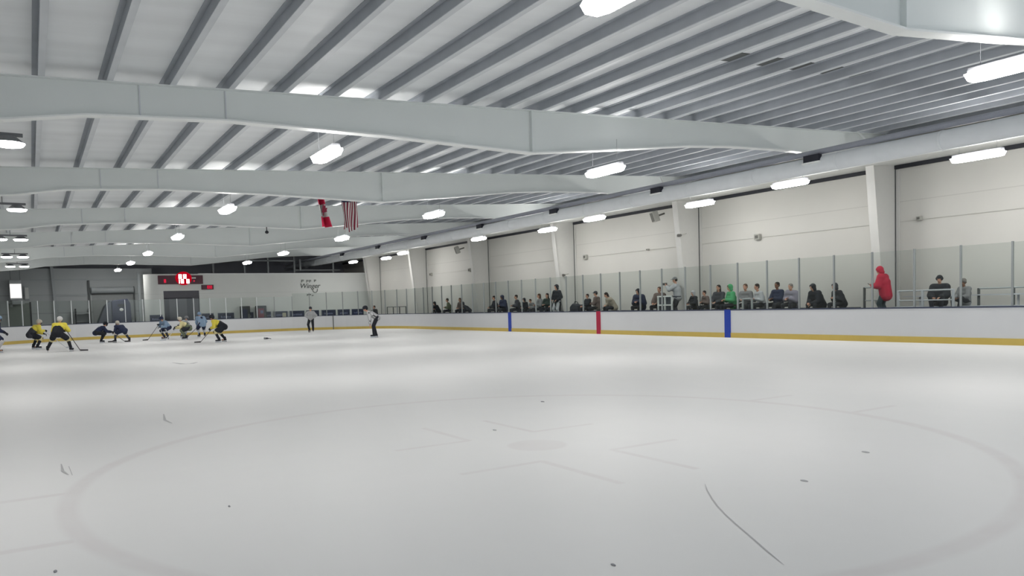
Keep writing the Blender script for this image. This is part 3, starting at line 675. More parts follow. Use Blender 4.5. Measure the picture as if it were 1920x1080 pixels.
def ux(u, z): return (u - .5) * (.55 + .05 * math.cos(-z * 3)) + .03 * math.sin(z * 4 + u * 6)
def uy(u, z): return .045 * math.sin(u * 12)
for k in range(13):
    top = 0 if k < 6 else -.52
    cloth_strip(ux, uy, 0, -1.46 - .10 * math.sin(k * 1.9), k / 13, (k + 1) / 13, 3, 12).build('stripe', M_fdark if k % 2 == 0 else M_fwhite, us, smooth=True)['label'] = 'red stripe' if k % 2 == 0 else 'white stripe'
q = cloth_strip(ux, lambda u, z: uy(u, z) - .012, 0, -.50, 0, 7 / 13, 10, 6); q.build('canton', M_navy, us, smooth=True)['label'] = 'navy canton'
q = MB(); q.tube((-.4, 0, .0), (.4, 0, .0), .015); q.build('flag_rod', M_lampbody, us); q = MB(); q.tube((-.35, 0, 0), (-.35, 0, .26), .006, n=5); q.build('hanging_cord', M_lampbody, us); q = MB(); q.tube((.35, 0, 0), (.35, 0, .26), .006, n=5); q.build('hanging_cord', M_lampbody, us)

# ================================================================== PEOPLE
SKIN = mat('skin', (196, 150, 128), .6, .05); SKIN2 = mat('skin_pale', (206, 172, 154), .6, .05); SKIN3 = mat('skin_brown', (128, 90, 70), .6, .05)
def cm(nm, c, r=.85): return mat('cloth_' + nm, c, r, .10, 9, spec=.15)
CL = dict(black=cm('black', (44, 46, 52)), charcoal=cm('charcoal', (64, 66, 72)), navy=cm('navy', (46, 52, 74)), grey=cm('grey', (128, 130, 132)), lightgrey=cm('lightgrey', (178, 182, 186)), beige=cm('beige', (168, 160, 146)),
          brown=cm('brown', (108, 96, 92)), green=cm('green', (78, 158, 108)), red=cm('red', (188, 44, 70)), teal=cm('teal', (52, 66, 72)), white=cm('white', (206, 206, 206)), lavender=cm('lavender', (136, 134, 148)),
          yellow=cm('yellow', (222, 206, 84)), paleyellow=cm('paleyellow', (206, 196, 150)), iceblue=cm('iceblue', (132, 154, 178)), darkgreen=cm('darkgreen', (56, 68, 64)), cream=cm('cream', (196, 190, 178)), olive=cm('olive', (104, 112, 92)))
HAIR = dict(dark=cm('hair_dark', (44, 38, 36)), brown=cm('hair_brown', (84, 64, 52)), fair=cm('hair_fair', (150, 124, 92)), grey=cm('hair_grey', (120, 116, 112)))
M_blade = mat('skate_blade', (190, 194, 200), .25, .03, metallic=.6); M_visor = mat('visor', (70, 76, 84), .3); M_stick = mat('stick', (74, 72, 74), .5); M_phone = mat('phone', (36, 38, 44), .3)

def ik(a, b, l1, l2, hint):
    a = Vector(a); b = Vector(b); d = b - a; L = d.length
    if L > (l1 + l2) * .995: b = a + d * ((l1 + l2) * .995 / L); d = b - a; L = d.length
    dn = d / L; h = Vector(hint); h = h - dn * h.dot(dn)
    h = h.normalized() if h.length > 1e-5 else dn.orthogonal().normalized()
    x = (l1*l1 - l2*l2 + L*L) / (2 * L); y = math.sqrt(max(0, l1*l1 - x*x))
    return a + dn * x + h * y, b
def hand(mb, wrist, d, pn, side, fat=1.0, curl=55):
    """palm, four unequal bent fingers and a thumb leaving the side of the palm; d = direction, pn = palm-facing normal"""
    d = Vector(d).normalized(); pn = Vector(pn); pn = (pn - d * pn.dot(d)).normalized(); a = d.cross(pn) * side
    w = Vector(wrist); r = .0105 * fat
    for k in (-1.2, -.4, .4, 1.2): mb.capsule(w + a * k * .012 * fat, w + d * .085 * fat + a * k * .021 * fat, .016 * fat, .014 * fat, 8)
    for k, L in ((-1.5, .062), (-.5, .078), (.5, .085), (1.5, .074)):
        b = w + d * .088 * fat + a * k * .0215 * fat
        c1 = R(curl * .5); c2 = R(curl * 1.3)
        p = b + (d * math.cos(c1) + pn * math.sin(c1)) * L * .55 * fat
        mb.capsule(b, p, r, r, 8); mb.capsule(p, p + (d * math.cos(c2) + pn * math.sin(c2)) * L * .5 * fat, r, r * .9, 8)
    t0 = w + d * .025 * fat + a * .03 * fat; t1 = t0 + (d * .6 + a * .7 + pn * .2).normalized() * .045 * fat
    mb.capsule(t0, t1, r * 1.25, r * 1.15, 8); mb.capsule(t1, t1 + (d * .9 + a * .15 + pn * .45).normalized() * .035 * fat, r * 1.1, r * .9, 8)

def person(label, loc, rz, pose, wear, scale=1.0, group=None):
    """pose: hz pelvis height, py pelvis y, lean, turn, feet, hands, head (pitch, yaw); wear: top, legs, shoes, hair, skin, kind"""
    if pose.get('seated') and scale < .99:      # shorter people still sit on the same plank
        up_ = (.42 + .13 * scale) / scale - pose['hz']; pose = dict(pose); pose['hz'] += up_
        pose['hands'] = [(h[0], h[1], h[2] + up_) for h in pose['hands']]; pose['feet'] = [(q[0], q[1], q[2] + max(0, up_) * .8) for q in pose['feet']]
    lean = R(pose.get('lean', 0)); side = R(pose.get('side', 0))
    pel = Vector((0, pose.get('py', 0), pose['hz']))
    up = Vector((math.sin(side), math.sin(lean), math.cos(lean))).normalized()
    tw = R(pose.get('twist', 0)); rt = Vector((math.cos(tw), math.sin(tw), 0)); rt = (rt - up * rt.dot(up)).normalized(); fw = up.cross(rt)
    chest = pel + up * .30 + fw * -.015; neck = pel + up * .53 - fw * .01
    shL = neck - up * .055 - rt * .185; shR = neck - up * .055 + rt * .185
    hipL = pel - rt * .09; hipR = pel + rt * .09
    hp, hy = pose.get('head', (0, 0)); base_p = lean * pose.get('follow', .45) + R(hp)
    M = Matrix.Rotation(-R(hy), 3, 'Z') @ Matrix.Rotation(-base_p, 3, 'X')
    hf = M @ Vector((0, 1, 0)); hu = M @ Vector((0, 0, 1)); hr = M @ Vector((1, 0, 0))
    nk = (up * .55 + hu * .45).normalized()
    head = neck + nk * .105 + hu * .105 + hf * .025
    sole = pose.get('sole', .0)
    fL, fR = [Vector(f) + Vector((0, 0, .09 + sole)) for f in pose['feet']]
    kd = pose.get('knee', (0, 1, .15))
    kL, fL = ik(hipL, fL, .45, .44, Vector(kd) + Vector((-.25, 0, 0))); kR, fR = ik(hipR, fR, .45, .44, Vector(kd) + Vector((.25, 0, 0)))
    eh = pose.get('elbow', (0, -.5, -.6))
    eL, wL = ik(shL, pose['hands'][0], .30, .27, Vector(eh) + Vector((-.7, 0, 0))); eR, wR = ik(shR, pose['hands'][1], .30, .27, Vector(eh) + Vector((.7, 0, 0)))
    HM = Matrix((hr, hf, hu)).transposed()
    # ---- body: one continuous skin
    b = MB()
    b.ell(head + hu * .025 - hf * .01, (.078, .098, .098), HM); b.ell(head - hu * .05 + hf * .025, (.058, .068, .072), HM)
    b.capsule(head - hu * .012 + hf * .085, head - hu * .035 + hf * .105, .012, .016, 8)                 # nose
    b.capsule(head - hu * .075 + hf * .083 - hr * .018, head - hu * .075 + hf * .083 + hr * .018, .010, .010, 8)   # lips
    for s_ in (-1, 1):
        b.ell(head + hr * .08 * s_ - hu * .02 - hf * .01, (.012, .022, .034), HM, 8, 6)                    # ears
        b.capsule(head + hr * .018 * s_ + hu * .018 + hf * .082, head + hr * .048 * s_ + hu * .018 + hf * .072, .010, .009, 8)  # brows
    b.capsule(neck - up * .05, head - hu * .05, .056, .052)
    b.capsule(shL, shR, .06, .06); b.capsule(chest - rt * .07, chest + rt * .07, .105, .105); b.capsule(chest, neck - up * .06, .11, .075); b.capsule(pel, chest, .11, .11); b.capsule(hipL, hipR, .095, .095)
    for sh_, e, w_ in ((shL, eL, wL), (shR, eR, wR)): b.capsule(sh_, e, .052, .040); b.capsule(e, w_, .040, .027)
    for h_, k, f in ((hipL, kL, fL), (hipR, kR, fR)): b.capsule(h_, k, .082, .055); b.capsule(k, f, .052, .038)
    for f in (fL, fR): b.capsule(f + Vector((0, -.03, -.03)), f + Vector((0, .13, -.055)), .034, .030)
    kind = wear.get('kind', 'street')
    pal = pose.get('palm', (0, .2, -1))
    if kind != 'player':
        hand(b, wL, (wL - eL), pal, -1, 1.05, pose.get('curl', 50)); hand(b, wR, (wR - eR), pal, 1, 1.05, pose.get('curl', 50))
    else:
        for e, w_ in ((eL, wL), (eR, wR)): b.capsule(w_, w_ + (w_ - e).normalized() * .07, .03, .03)
    o = b.fused('person', wear.get('skin', SKIN), voxel=.0125 if kind != 'player' else .016, smooth=2)
    o.location = loc; o.rotation_euler = (0, 0, rz); o.scale = (scale,) * 3
    tag(o, label, 'person', group)
    eyes = MB()
    for s_ in (-1, 1): eyes.ell(head + hr * .032 * s_ + hu * .002 + hf * .079, (.013, .010, .009), HM, 8, 6)
    eyes.build('eyes', HAIR['dark'], o, True)
    # ---- clothes
    big = {'street': .052, 'player': .05, 'ref': .045}[kind] + pose.get('puff', 0)
    t = MB()
    t.capsule(shL, shR, .06 + big, .06 + big); t.capsule(chest - rt * .08, chest + rt * .08, .11 + big, .11 + big); t.capsule(chest, neck - up * .045, .115 + big, .062 + big * .6)
    hem = pose.get('hem', .02)
    t.capsule(pel - up * hem - rt * .05, chest - rt * .05, .115 + big, .11 + big); t.capsule(pel - up * hem + rt * .05, chest + rt * .05, .115 + big, .11 + big)
    for sh_, e, w_ in ((shL, eL, wL), (shR, eR, wR)):
        t.capsule(sh_, e, .056 + big, .046 + big * .9); t.capsule(e, w_ - (w_ - e).normalized() * .02, .046 + big * .9, .036 + big * .7)
    if kind == 'player':   # shoulder pads
        t.ell(shL + up * .03, (.12, .11, .085)); t.ell(shR + up * .03, (.12, .11, .085))
    if wear.get('collar') or wear.get('hood') == 'down':
        t.capsule(neck - hf * .05 - rt * .07, neck - hf * .05 + rt * .07, .055, .055); 
    topname = {'street': 'jacket', 'player': 'jersey', 'ref': 'referee_shirt'}[kind]
    to = t.fused(topname, wear['top'], o, .02, 3)
    if wear.get('yoke'):   # contrasting lower body and sleeves below the shoulders
        y_ = MB(); y_.capsule(pel - up * (hem + .02) - rt * .055, chest - up * .05 - rt * .055, .125 + big, .118 + big); y_.capsule(pel - up * (hem + .02) + rt * .055, chest - up * .05 + rt * .055, .125 + big, .118 + big)
        y_.fused('jersey_lower', wear['yoke'], to, .02, 2)
    if wear.get('patch'):
        y_ = MB(); y_.ell(chest - fw * (.10 + big) + up * .05, (.08, .03, .09), Matrix((rt, fw, up)).transposed()); y_.ell(chest + fw * (.105 + big) + up * .03, (.09, .03, .09), Matrix((rt, fw, up)).transposed()); y_.fused('number_patch', wear['patch'], to, .02, 1)
    lg = MB()
    lb = {'street': .024, 'player': .05, 'ref': .03}[kind]
    if kind == 'player':
        lg.capsule(hipL - Vector((0, 0, 0)), hipR, .10 + lb, .10 + lb); 
        for h_, k in ((hipL, kL), (hipR, kR)): lg.capsule(h_, h_.lerp(k, .8), .095 + lb, .075 + lb)
        lo_ = lg.fused('hockey_pants', wear['legs'], o, .02, 3)
        for k, f in ((kL, fL), (kR, fR)):
            s_ = MB(); s_.capsule(k, f + (k - f).normalized() * .04, .085, .062); s_.ell(k + (Vector((0, .02, 0))), (.085, .085, .09)); so_ = s_.fused('sock', wear['socks'], o, .02, 2)
            if wear.get('knee'): q_ = MB(); q_.capsule(k.lerp(f, -.02), k.lerp(f, .22), .092, .09); q_.fused('sock_band', wear['knee'], so_, .02, 1)
    else:
        lg.capsule(hipL, hipR, .10 + lb, .10 + lb); lg.capsule(pel, pel + up * .08, .10 + lb, .10 + lb)
        for h_, k, f in ((hipL, kL, fL), (hipR, kR, fR)): lg.capsule(h_, k, .088 + lb, .060 + lb); lg.capsule(k, f + (k - f).normalized() * .015, .058 + lb, .044 + lb)
        lg.fused('trousers', wear['legs'], o, .02, 3)
    toe = pose.get('toe', (0, 0))
    for i, f in enumerate((fL, fR)):
        ta = R(toe[i] if isinstance(toe, tuple) else 0); td = Vector((math.sin(ta), math.cos(ta), 0)); s_ = MB()
        if sole > 0:
            s_.capsule(f + Vector((0, 0, .07)), f + Vector((0, 0, -.03)) - td * .02, .058, .054); s_.capsule(f + Vector((0, 0, -.045)) - td * .05, f + Vector((0, 0, -.05)) + td * .15, .045, .042)
            sk = s_.fused('skate', CL['black'], o, .018, 2)
            bl = MB(); p0 = f - td * .10; p1 = f + td * .19; a_ = td.cross(Vector((0, 0, 1))) * .004
            z0 = f.z - .09 - sole; z1 = f.z - .09
            bl.add([(p + a_ * sg + Vector((0, 0, zz - p.z)))[:] for p in (p0, p1) for sg in (-1, 1) for zz in (z0, z1)], [(0, 1, 3, 2), (4, 6, 7, 5), (0, 4, 5, 1), (2, 3, 7, 6), (1, 5, 7, 3), (0, 2, 6, 4)])
            bl.build('blade', M_blade, sk)
        else:
            s_.capsule(f + Vector((0, 0, -.02)), f + Vector((0, 0, -.04)) - td * .03, .052, .05); s_.capsule(f + Vector((0, 0, -.048)) - td * .05, f + Vector((0, 0, -.052)) + td * .17, .043, .039)
            s_.fused('shoe', wear.get('shoes', CL['black']), o, .018, 2)
    # ---- head wear
    hw = wear.get('head', 'hair'); hm = wear.get('headmat', HAIR['dark'])
    h_ = MB()
    if hw == 'helmet':
        h_.ell(head + hu * .045 - hf * .015, (.112, .138, .108), HM); h_.ell(head + hu * .0 - hf * .06, (.105, .09, .10), HM)
        ho = h_.fused('helmet', hm, o, .014, 2)
        if wear.get('visor', True):
            v_ = MB(); v_.ell(head + hf * .085 - hu * .03, (.075, .045, .075), HM); v_.build('face_cage', M_visor, ho, True)
    elif hw == 'hood':
        h_.ell(head + hu * .02 - hf * .035, (.112, .122, .128), HM); h_.capsule(head - hu * .09 - hf * .05 - hr * .04, head - hu * .09 - hf * .05 + hr * .04, .075, .075); h_.capsule(head + hu * .06 + hf * .03 - hr * .05, head + hu * .06 + hf * .03 + hr * .05, .05, .05)
        h_.fused('hood', hm, o, .015, 2)
        if wear.get('fringe'): f_ = MB(); f_.ell(head + hu * .06 + hf * .05, (.06, .045, .04), HM); f_.build('hair', wear['fringe'], o, True)
    elif hw == 'cap':
        h_.ell(head + hu * .05 - hf * .01, (.092, .112, .085), HM); h_.ell(head + hu * .045 + hf * .12, (.07, .07, .012), HM)
        h_.fused('cap', hm, o, .012, 1)
        f_ = MB(); f_.ell(head + hu * .0 - hf * .05, (.083, .07, .075), HM); f_.build('hair', HAIR['dark'], o, True)
    elif hw == 'beanie':
        h_.ell(head + hu * .06 - hf * .012, (.098, .112, .095), HM); h_.capsule(head + hu * .03 - hr * .05, head + hu * .03 + hr * .05, .07, .07); h_.fused('knit_hat', hm, o, .014, 1)
        f_ = MB(); f_.ell(head + hu * .0 - hf * .05, (.083, .07, .075), HM); f_.build('hair', HAIR['brown'], o, True)
    else:
        h_.ell(head + hu * .045 - hf * .025, (.092, .105, .088), HM); h_.ell(head + hu * .0 - hf * .055, (.086, .062, .085), HM)
        if hw == 'long':
            for s_ in (-1, 1): h_.capsule(head + hr * .06 * s_ - hf * .04, head + hr * .075 * s_ - hu * .2 - hf * .03, .045, .04)
            h_.capsule(head - hf * .07, head - hu * .22 - hf * .06, .07, .06)
        h_.fused('hair', hm, o, .014, 2)
    if kind == 'player':
        for e, w_, s_ in ((eL, wL, -1), (eR, wR, 1)):
            g_ = MB(); hand(g_, w_, (w_ - e), pal, s_, 1.45, 65); g_.capsule(w_ - (w_ - e).normalized() * .06, w_ + (w_ - e).normalized() * .04, .055, .05)
            g_.fused('glove', wear.get('gloves', CL['black']), o, .0165, 1)
    M4 = Matrix.LocRotScale(Vector(loc), Matrix.Rotation(rz, 3, 'Z').to_quaternion(), Vector((scale,) * 3))
    return o, dict(wL=M4 @ wL, wR=M4 @ wR, dL=(M4.to_3x3() @ (wL - eL)).normalized(), dR=(M4.to_3x3() @ (wR - eR)).normalized(), M=M4)

# ---- poses
def seat(lean=14, hands=((-.12, .40, .70), (.12, .40, .70)), head=(0, 0), hz=.55, twist=0, side=0, fz=0, **k):
    return dict(seated=True, hz=hz, lean=lean, hands=hands, head=head, feet=((-.12, .46, fz), (.12, .46, fz)), knee=(0, .3, 1), twist=twist, side=side, follow=.35, **k)
def stand(lean=2, hands=((-.26, .05, .80), (.26, .05, .80)), head=(0, 0), feet=((-.12, 0, 0), (.12, .04, 0)), **k):
    return dict(hz=.92, lean=lean, hands=hands, head=head, feet=feet, **k)
def skate(lean=48, hz=.80, py=-.22, spread=.30, hands=((-.12, .42, .78), (.20, .34, .92)), head=(-8, 0), **k):
    return dict(hz=hz, lean=lean, py=py, hands=hands, head=head, feet=((-spread, .02, 0), (spread, -.04, 0)), sole=.07, follow=.35, toe=(-15, 15), knee=(0, 1, .1), **k)

def stick(hi, lo, ice_pt, blade_dir, label, m=M_stick):
    """hockey stick: shaft from the top hand to the ice, with a bent blade"""
    hi = Vector(hi); ip = Vector(ice_pt); e = empty('hockey_stick', (ip.x, ip.y, 0)); tag(e, label, 'hockey stick', 'hockey sticks')
    d = (hi - Vector((ip.x, ip.y, .03))).normalized(); top = hi + d * .08
    q = MB(); q.tube((0, 0, .04), top - Vector((ip.x, ip.y, 0)), .016, n=8); q.build('shaft', m, e)
    bd = Vector(blade_dir).normalized(); nn = Vector((-bd.y, bd.x, 0)); vs = []; fs = []
    for k in range(5):
        t = k / 4; c = bd * .32 * t + nn * .04 * t * t
        for z in (.004, .08 - .015 * t):
            for s_ in (-.006, .006): vs.append(tuple(c + nn * s_ + Vector((0, 0, z))))
    for k in range(4):
        a = 4 * k; fs += [(a, a+4, a+5, a+1), (a+2, a+3, a+7, a+6), (a, a+2, a+6, a+4), (a+1, a+5, a+7, a+3)]
    fs += [(0, 1, 3, 2), (16, 18, 19, 17)]
    q = MB(); q.add(vs, fs); q.build('blade', m, e)

def face(dx, dy): return math.atan2(-dx, dy)     # local +Y turned towards (dx, dy)
YEL = dict(kind='player', top=CL['yellow'], legs=CL['black'], socks=CL['black'], knee=CL['paleyellow'], head='helmet', headmat=CL['white'])
BLU = dict(kind='player', top=CL['iceblue'], legs=CL['navy'], socks=CL['lightgrey'], knee=CL['charcoal'], head='helmet', headmat=CL['iceblue'])
BLK = dict(kind='player', top=CL['navy'], legs=CL['black'], socks=CL['charcoal'], head='helmet', headmat=CL['black'])
def W(base, **k): d_ = dict(base); d_.update(k); return d_

# ---- on the ice (positions measured on the rink)
o, i = person('hockey player in yellow seen from behind, wide stance, white helmet, second from the left boards', (-9.16, 11.35, 0), face(.35, 1), skate(44, .80, -.15, .46, head=(0, -10), hem=.0), W(YEL, yoke=CL['black']), 1.06)
stick(i['wR'], i['wL'], (-8.35, 11.10, 0), (.9, -.3, 0), 'dark hockey stick of the nearest yellow player, blade to the right')
o, i = person('hockey player in yellow and dark grey near the left boards, white helmet, farther left', (-10.05, 16.3, 0), face(1, .45), skate(40, .76, -.2, .28, head=(4, 0)), W(YEL, yoke=CL['charcoal'], headmat=CL['cream']), 1.0)
stick(i['wR'], i['wL'], (-8.75, 15.7, 0), (.9, -.3, 0), 'pale hockey stick reaching right from the player at the left boards', M_alu)
o, i = person('crouching hockey player in black with white chest patch, leftmost of the pair mid-left', (-6.75, 21.7, 0), face(1, .15), skate(52, .62, -.28, .12, hands=((-.1, .5, .62), (.12, .5, .66)), head=(10, 0)), W(BLK, patch=CL['lightgrey'], socks=CL['black']), .98)
stick(i['wR'], i['wL'], (-5.55, 21.6, 0), (.9, -.2, 0), 'dark hockey stick of the crouching player in black')
o, i = person('bending hockey player in navy and cream facing away, right of the crouching player in black', (-5.70, 21.2, 0), face(-.5, 1), skate(62, .70, -.18, .42, hands=((-.12, .42, .55), (.12, .42, .62)), head=(0, 0)), W(BLK, headmat=CL['cream'], legs=CL['navy'], socks=CL['charcoal'], knee=CL['cream']), 1.0)
stick(i['wR'], i['wL'], (-6.1, 22.2, 0), (-.6, .5, 0), 'hockey stick held low by the bending navy player')
o, i = person('hockey player in pale blue with navy pants bending left, below the scoreboard', (-3.05, 23.3, 0), face(-.9, -.55), skate(46, .74, -.2, .2, head=(4, 0)), W(BLU, headmat=CL['navy'], socks=CL['charcoal'], knee=CL['lightgrey']), 1.0)
stick(i['wR'], i['wL'], (-4.2, 22.4, 0), (-.9, -.2, 0), 'hockey stick stretched left by the blue player below the scoreboard')
o, i = person('hockey player in cream and brown jersey crouching in front of the doorway', (-2.35, 20.6, 0), face(-1, .2), skate(50, .70, -.22, .2, hands=((-.1, .48, .72), (.15, .44, .78))), W(YEL, top=CL['paleyellow'], yoke=CL['olive'], headmat=CL['cream'], socks=CL['olive'], knee=CL['olive']), 1.0)
stick(i['wR'], i['wL'], (-3.45, 20.5, 0), (-.9, .1, 0), 'pale hockey stick held out by the cream-jersey player', M_alu)
o, i = person('hockey player in light grey half hidden behind the cream-jersey player', (-1.6, 26.0, 0), face(.8, -.6), skate(50, .76, -.22, .2), W(BLU, top=CL['lightgrey'], headmat=CL['grey'], legs=CL['charcoal']), .98)
o, i = person('hockey player in pale blue turned away, bent over left of the rightmost yellow player', (-.72, 24.4, 0), face(-.2, 1), skate(38, .84, -.15, .16, head=(14, 0)), W(BLU, yoke=CL['iceblue'], patch=CL['navy']), 1.04)
stick(i['wR'], i['wL'], (-1.5, 25.1, 0), (-.9, .1, 0), 'dark hockey stick lying low beside the bent blue player')
o, i = person('hockey player in yellow and black leaning left with legs wide, rightmost of the players', (-1.70, 13.4, 0), face(-.9, .5), skate(58, .80, -.10, .36, hands=((-.12, .46, .74), (.14, .42, .80)), head=(-6, 0)), W(YEL, yoke=CL['black'], headmat=CL['black']), 1.04)
stick(i['wR'], i['wL'], (-2.6, 14.3, 0), (-.8, .5, 0), 'hockey stick held ahead of the rightmost yellow player')
o, i = person('player in blue and white cut off by the left edge of the view', (-11.58, 13.6, 0), face(1, -.1), skate(20, .88, -.08, .2, hands=((-.2, .3, .95), (.25, .28, .98)), head=(0, 0)), W(BLU, top=CL['navy'], headmat=CL['iceblue'], legs=CL['navy'], socks=CL['white'], knee=CL['white']), 1.0)
# referees
person('referee in striped shirt and black trousers standing upright before the end boards', (6.45, 24.0, 0), face(-.55, -1), stand(2, hands=((-.17, .06, 1.02), (.17, .06, 1.02)), elbow=(0, -.3, -.1), sole=.07, toe=(-15, 15)), dict(kind='ref', top=STRIPED, legs=CL['black'], head='helmet', headmat=CL['charcoal'], visor=False, skin=SKIN), 1.0)
o, i = person('linesman in grey striped shirt bending forward with hands on knees, facing left', (5.20, 9.35, 0), face(-1, .35), dict(hz=1.0, py=-.18, lean=58, hands=((-.15, .16, .60), (.15, .16, .60)), head=(-12, 0), feet=((-.13, 0, 0), (.13, -.12, 0)), sole=.07, follow=.5, toe=(-8, 8), knee=(0, 1, .1)), dict(kind='ref', top=STRIPED, legs=CL['black'], head='helmet', headmat=CL['black'], visor=False), 1.06)
# a puck-side stick lying on the ice and a puck
e = empty('dropped_glove', (.95, 14.6, 0)); tag(e, 'small dark glove lying on the ice right of the rightmost yellow player', 'glove')
q = MB(); hand(q, (0, 0, .045), (1, .2, 0), (0, 0, -1), 1, 1.5, 20); q.capsule((-.08, 0, .05), (.02, 0, .05), .05, .05); q.fused('glove_body', CL['charcoal'], e, .016, 1)
q = MB(); q.tube((-.16, 0, .055), (-.08, 0, .052), .06, .055, 12); q.build('cuff', CL['grey'], e)

# ---- spectators: seated along the benches, facing the ice (-x) and looking up the rink
SX = 14.30
def spec(y, label, wear, pose=None, rz=None, scale=1.0, x=SX, z=DZ):
    return person(label, (x, y, z), face(-1, .12 + .35 * math.sin(y * 5)) if rz is None else rz, pose or seat(), dict({'kind': 'street', 'legs': CL['black']}, **wear), scale, 'spectators behind the glass')
HUD = ((-.10, .34, .78), (.10, .36, .76)); CHIN = ((-.08, .30, .98), (.10, .40, .66))
spec(19.7, 'seated spectator hunched in black, farthest of the row behind the glass', dict(top=CL['black'], head='hood', headmat=CL['black']), seat(38, hem=.05), scale=.88)
spec(17.9, 'spectator with dark hair in a grey-green jacket, second from the far end', dict(top=CL['olive'], head='hair'), seat(18, HUD))
spec(16.1, 'spectator in brown jacket beside a glass post, third from the far end', dict(top=CL['brown'], head='long', headmat=HAIR['brown']), seat(22))
spec(15.2, 'small spectator bent low in dark grey, right of the brown jacket', dict(top=CL['charcoal'], head='hood', headmat=CL['charcoal']), seat(50), scale=.86)
spec(11.8, 'spectator with dark hair in a black coat, left of the far blue stripe', dict(top=CL['black'], head='hair'), seat(10))
spec(10.75, 'large spectator in navy hooded coat just left of the far blue stripe', dict(top=CL['navy'], head='hood', headmat=CL['navy'], skin=SKIN3), seat(16, HUD, puff=.02), scale=1.02)
spec(9.2, 'spectator in dark grey banded jacket just right of the far blue stripe', dict(top=CL['charcoal'], head='hair', patch=CL['grey']), seat(12, HUD))
spec(8.35, 'small child in black right of the banded jacket', dict(top=CL['black'], head='hood', headmat=CL['black']), seat(20), scale=.80)
spec(7.5, 'small child in grey leaning, second child right of the far blue stripe', dict(top=CL['grey'], head='hair'), seat(34), scale=.78)
spec(6.8, 'spectator with brown hair in grey sweater holding a pale bundle', dict(top=CL['grey'], head='long', headmat=HAIR['brown']), seat(12, HUD))
spec(6.08, 'spectator in dark green jacket beside the grey sweater', dict(top=CL['darkgreen'], head='long', headmat=HAIR['dark']), seat(10, HUD, twist=15))
spec(5.2, 'spectator in charcoal coat next to the standing hooded figure', dict(top=CL['charcoal'], head='hair', headmat=HAIR['brown']), seat(12))
spec(4.55, 'standing person in long black hooded coat at the third column', dict(top=CL['black'], head='hood', headmat=CL['black'], legs=CL['lightgrey']), stand(4, hem=.18, hands=((-.2, .22, 1.0), (.2, .22, 1.0))), x=13.8, scale=1.03)
spec(2.5, 'child with dark hair in black just right of the dark bag', dict(top=CL['black'], head='hair'), seat(6), scale=.86)
spec(1.65, 'spectator in grey-brown coat and cap facing left above the red stripe', dict(top=CL['brown'], head='cap', headmat=CL['charcoal']), seat(14, HUD), rz=face(-.55, 1))
spec(.45, 'spectator with bowed dark hair in beige coat right of the red stripe', dict(top=CL['beige'], head='long', headmat=HAIR['dark']), seat(34, CHIN, head=(12, 0), puff=.02))
spec(-1.55, 'spectator in black coat with raised hood, leaning by a glass post', dict(top=CL['navy'], head='hood', headmat=CL['black']), seat(22, HUD, puff=.03), scale=1.02)
spec(-2.85, 'upright spectator in brown coat left of the white camera platform', dict(top=CL['brown'], head='hair', headmat=HAIR['brown']), seat(6, puff=.02), scale=1.03)
o, i = spec(-4.15, 'standing person in light grey sweatshirt filming over the platform', dict(top=CL['lightgrey'], head='cap', headmat=CL['grey'], legs=CL['charcoal']), stand(8, hands=((-.16, .42, 1.38), (.10, .44, 1.40)), head=(4, 0), palm=(0, 0, 1)), rz=face(-.5, 1), x=14.12, scale=1.04)
vc = empty('video_camera', tuple((i['wL'] + i['wR']) / 2 + Vector((-.06, .1, .10)))); vc.rotation_euler = (0, 0, face(-.5, 1)); tag(vc, 'small dark video camera held up by the person in light grey', 'video camera')
q = MB(); q.box((-.05, -.09, -.045), (.05, .10, .055)); q.build('camera_body', M_phone, vc, bevel=.01); q = MB(); q.tube((0, .10, .005), (0, .17, .005), .035, n=12); q.build('lens', M_dark, vc); q = MB(); q.box((-.09, -.04, -.02), (-.055, .05, .05)); q.build('flip_screen', M_fixd, vc)
spec(-5.0, 'child in dark jacket with pale hood, right of the camera platform', dict(top=CL['black'], head='hood', headmat=CL['lightgrey']), seat(10), scale=.80)
spec(-5.75, 'child with dark hair in grey-brown jacket, left of the near glass pair', dict(top=CL['brown'], head='hair'), seat(18, HUD), scale=.80)
spec(-6.42, 'spectator with long dark hair in charcoal coat beside the green hoodie', dict(top=CL['charcoal'], head='long', headmat=HAIR['dark']), seat(6))
spec(-7.14, 'spectator in bright green hooded top above the near blue stripe', dict(top=CL['green'], head='hood', headmat=CL['green'], fringe=HAIR['brown']), seat(12, HUD))
spec(-7.88, 'spectator in grey coat half hidden by a glass post right of the green hoodie', dict(top=CL['grey'], head='hair', headmat=HAIR['brown']), seat(14, HUD))
spec(-8.62, 'spectator with dark hair in pale grey hoodie leaning forward', dict(top=CL['lightgrey'], head='hair'), seat(20, HUD, puff=-.015))
spec(-9.40, 'spectator in dark navy coat with black hair, right of the pale grey hoodie', dict(top=CL['navy'], head='hair', skin=SKIN3), seat(6, HUD))
spec(-10.1, 'spectator in lavender grey coat leaning right beside the navy coat', dict(top=CL['lavender'], head='hair', headmat=HAIR['grey']), seat(22, HUD, side=-5, puff=.02), scale=.95)
spec(-11.25, 'spectator in black hooded coat leaning far forward, left of the last glass post', dict(top=CL['black'], head='hood', headmat=CL['black']), seat(34, ((-.1, .5, .55), (.12, .46, .6)), hem=.06, puff=.02), scale=.95)
spec(-12.15, 'spectator in black and white jacket behind a glass post, last of the bench row', dict(top=CL['black'], head='hood', headmat=CL['charcoal'], patch=CL['lightgrey']), seat(30, HUD), scale=.92)
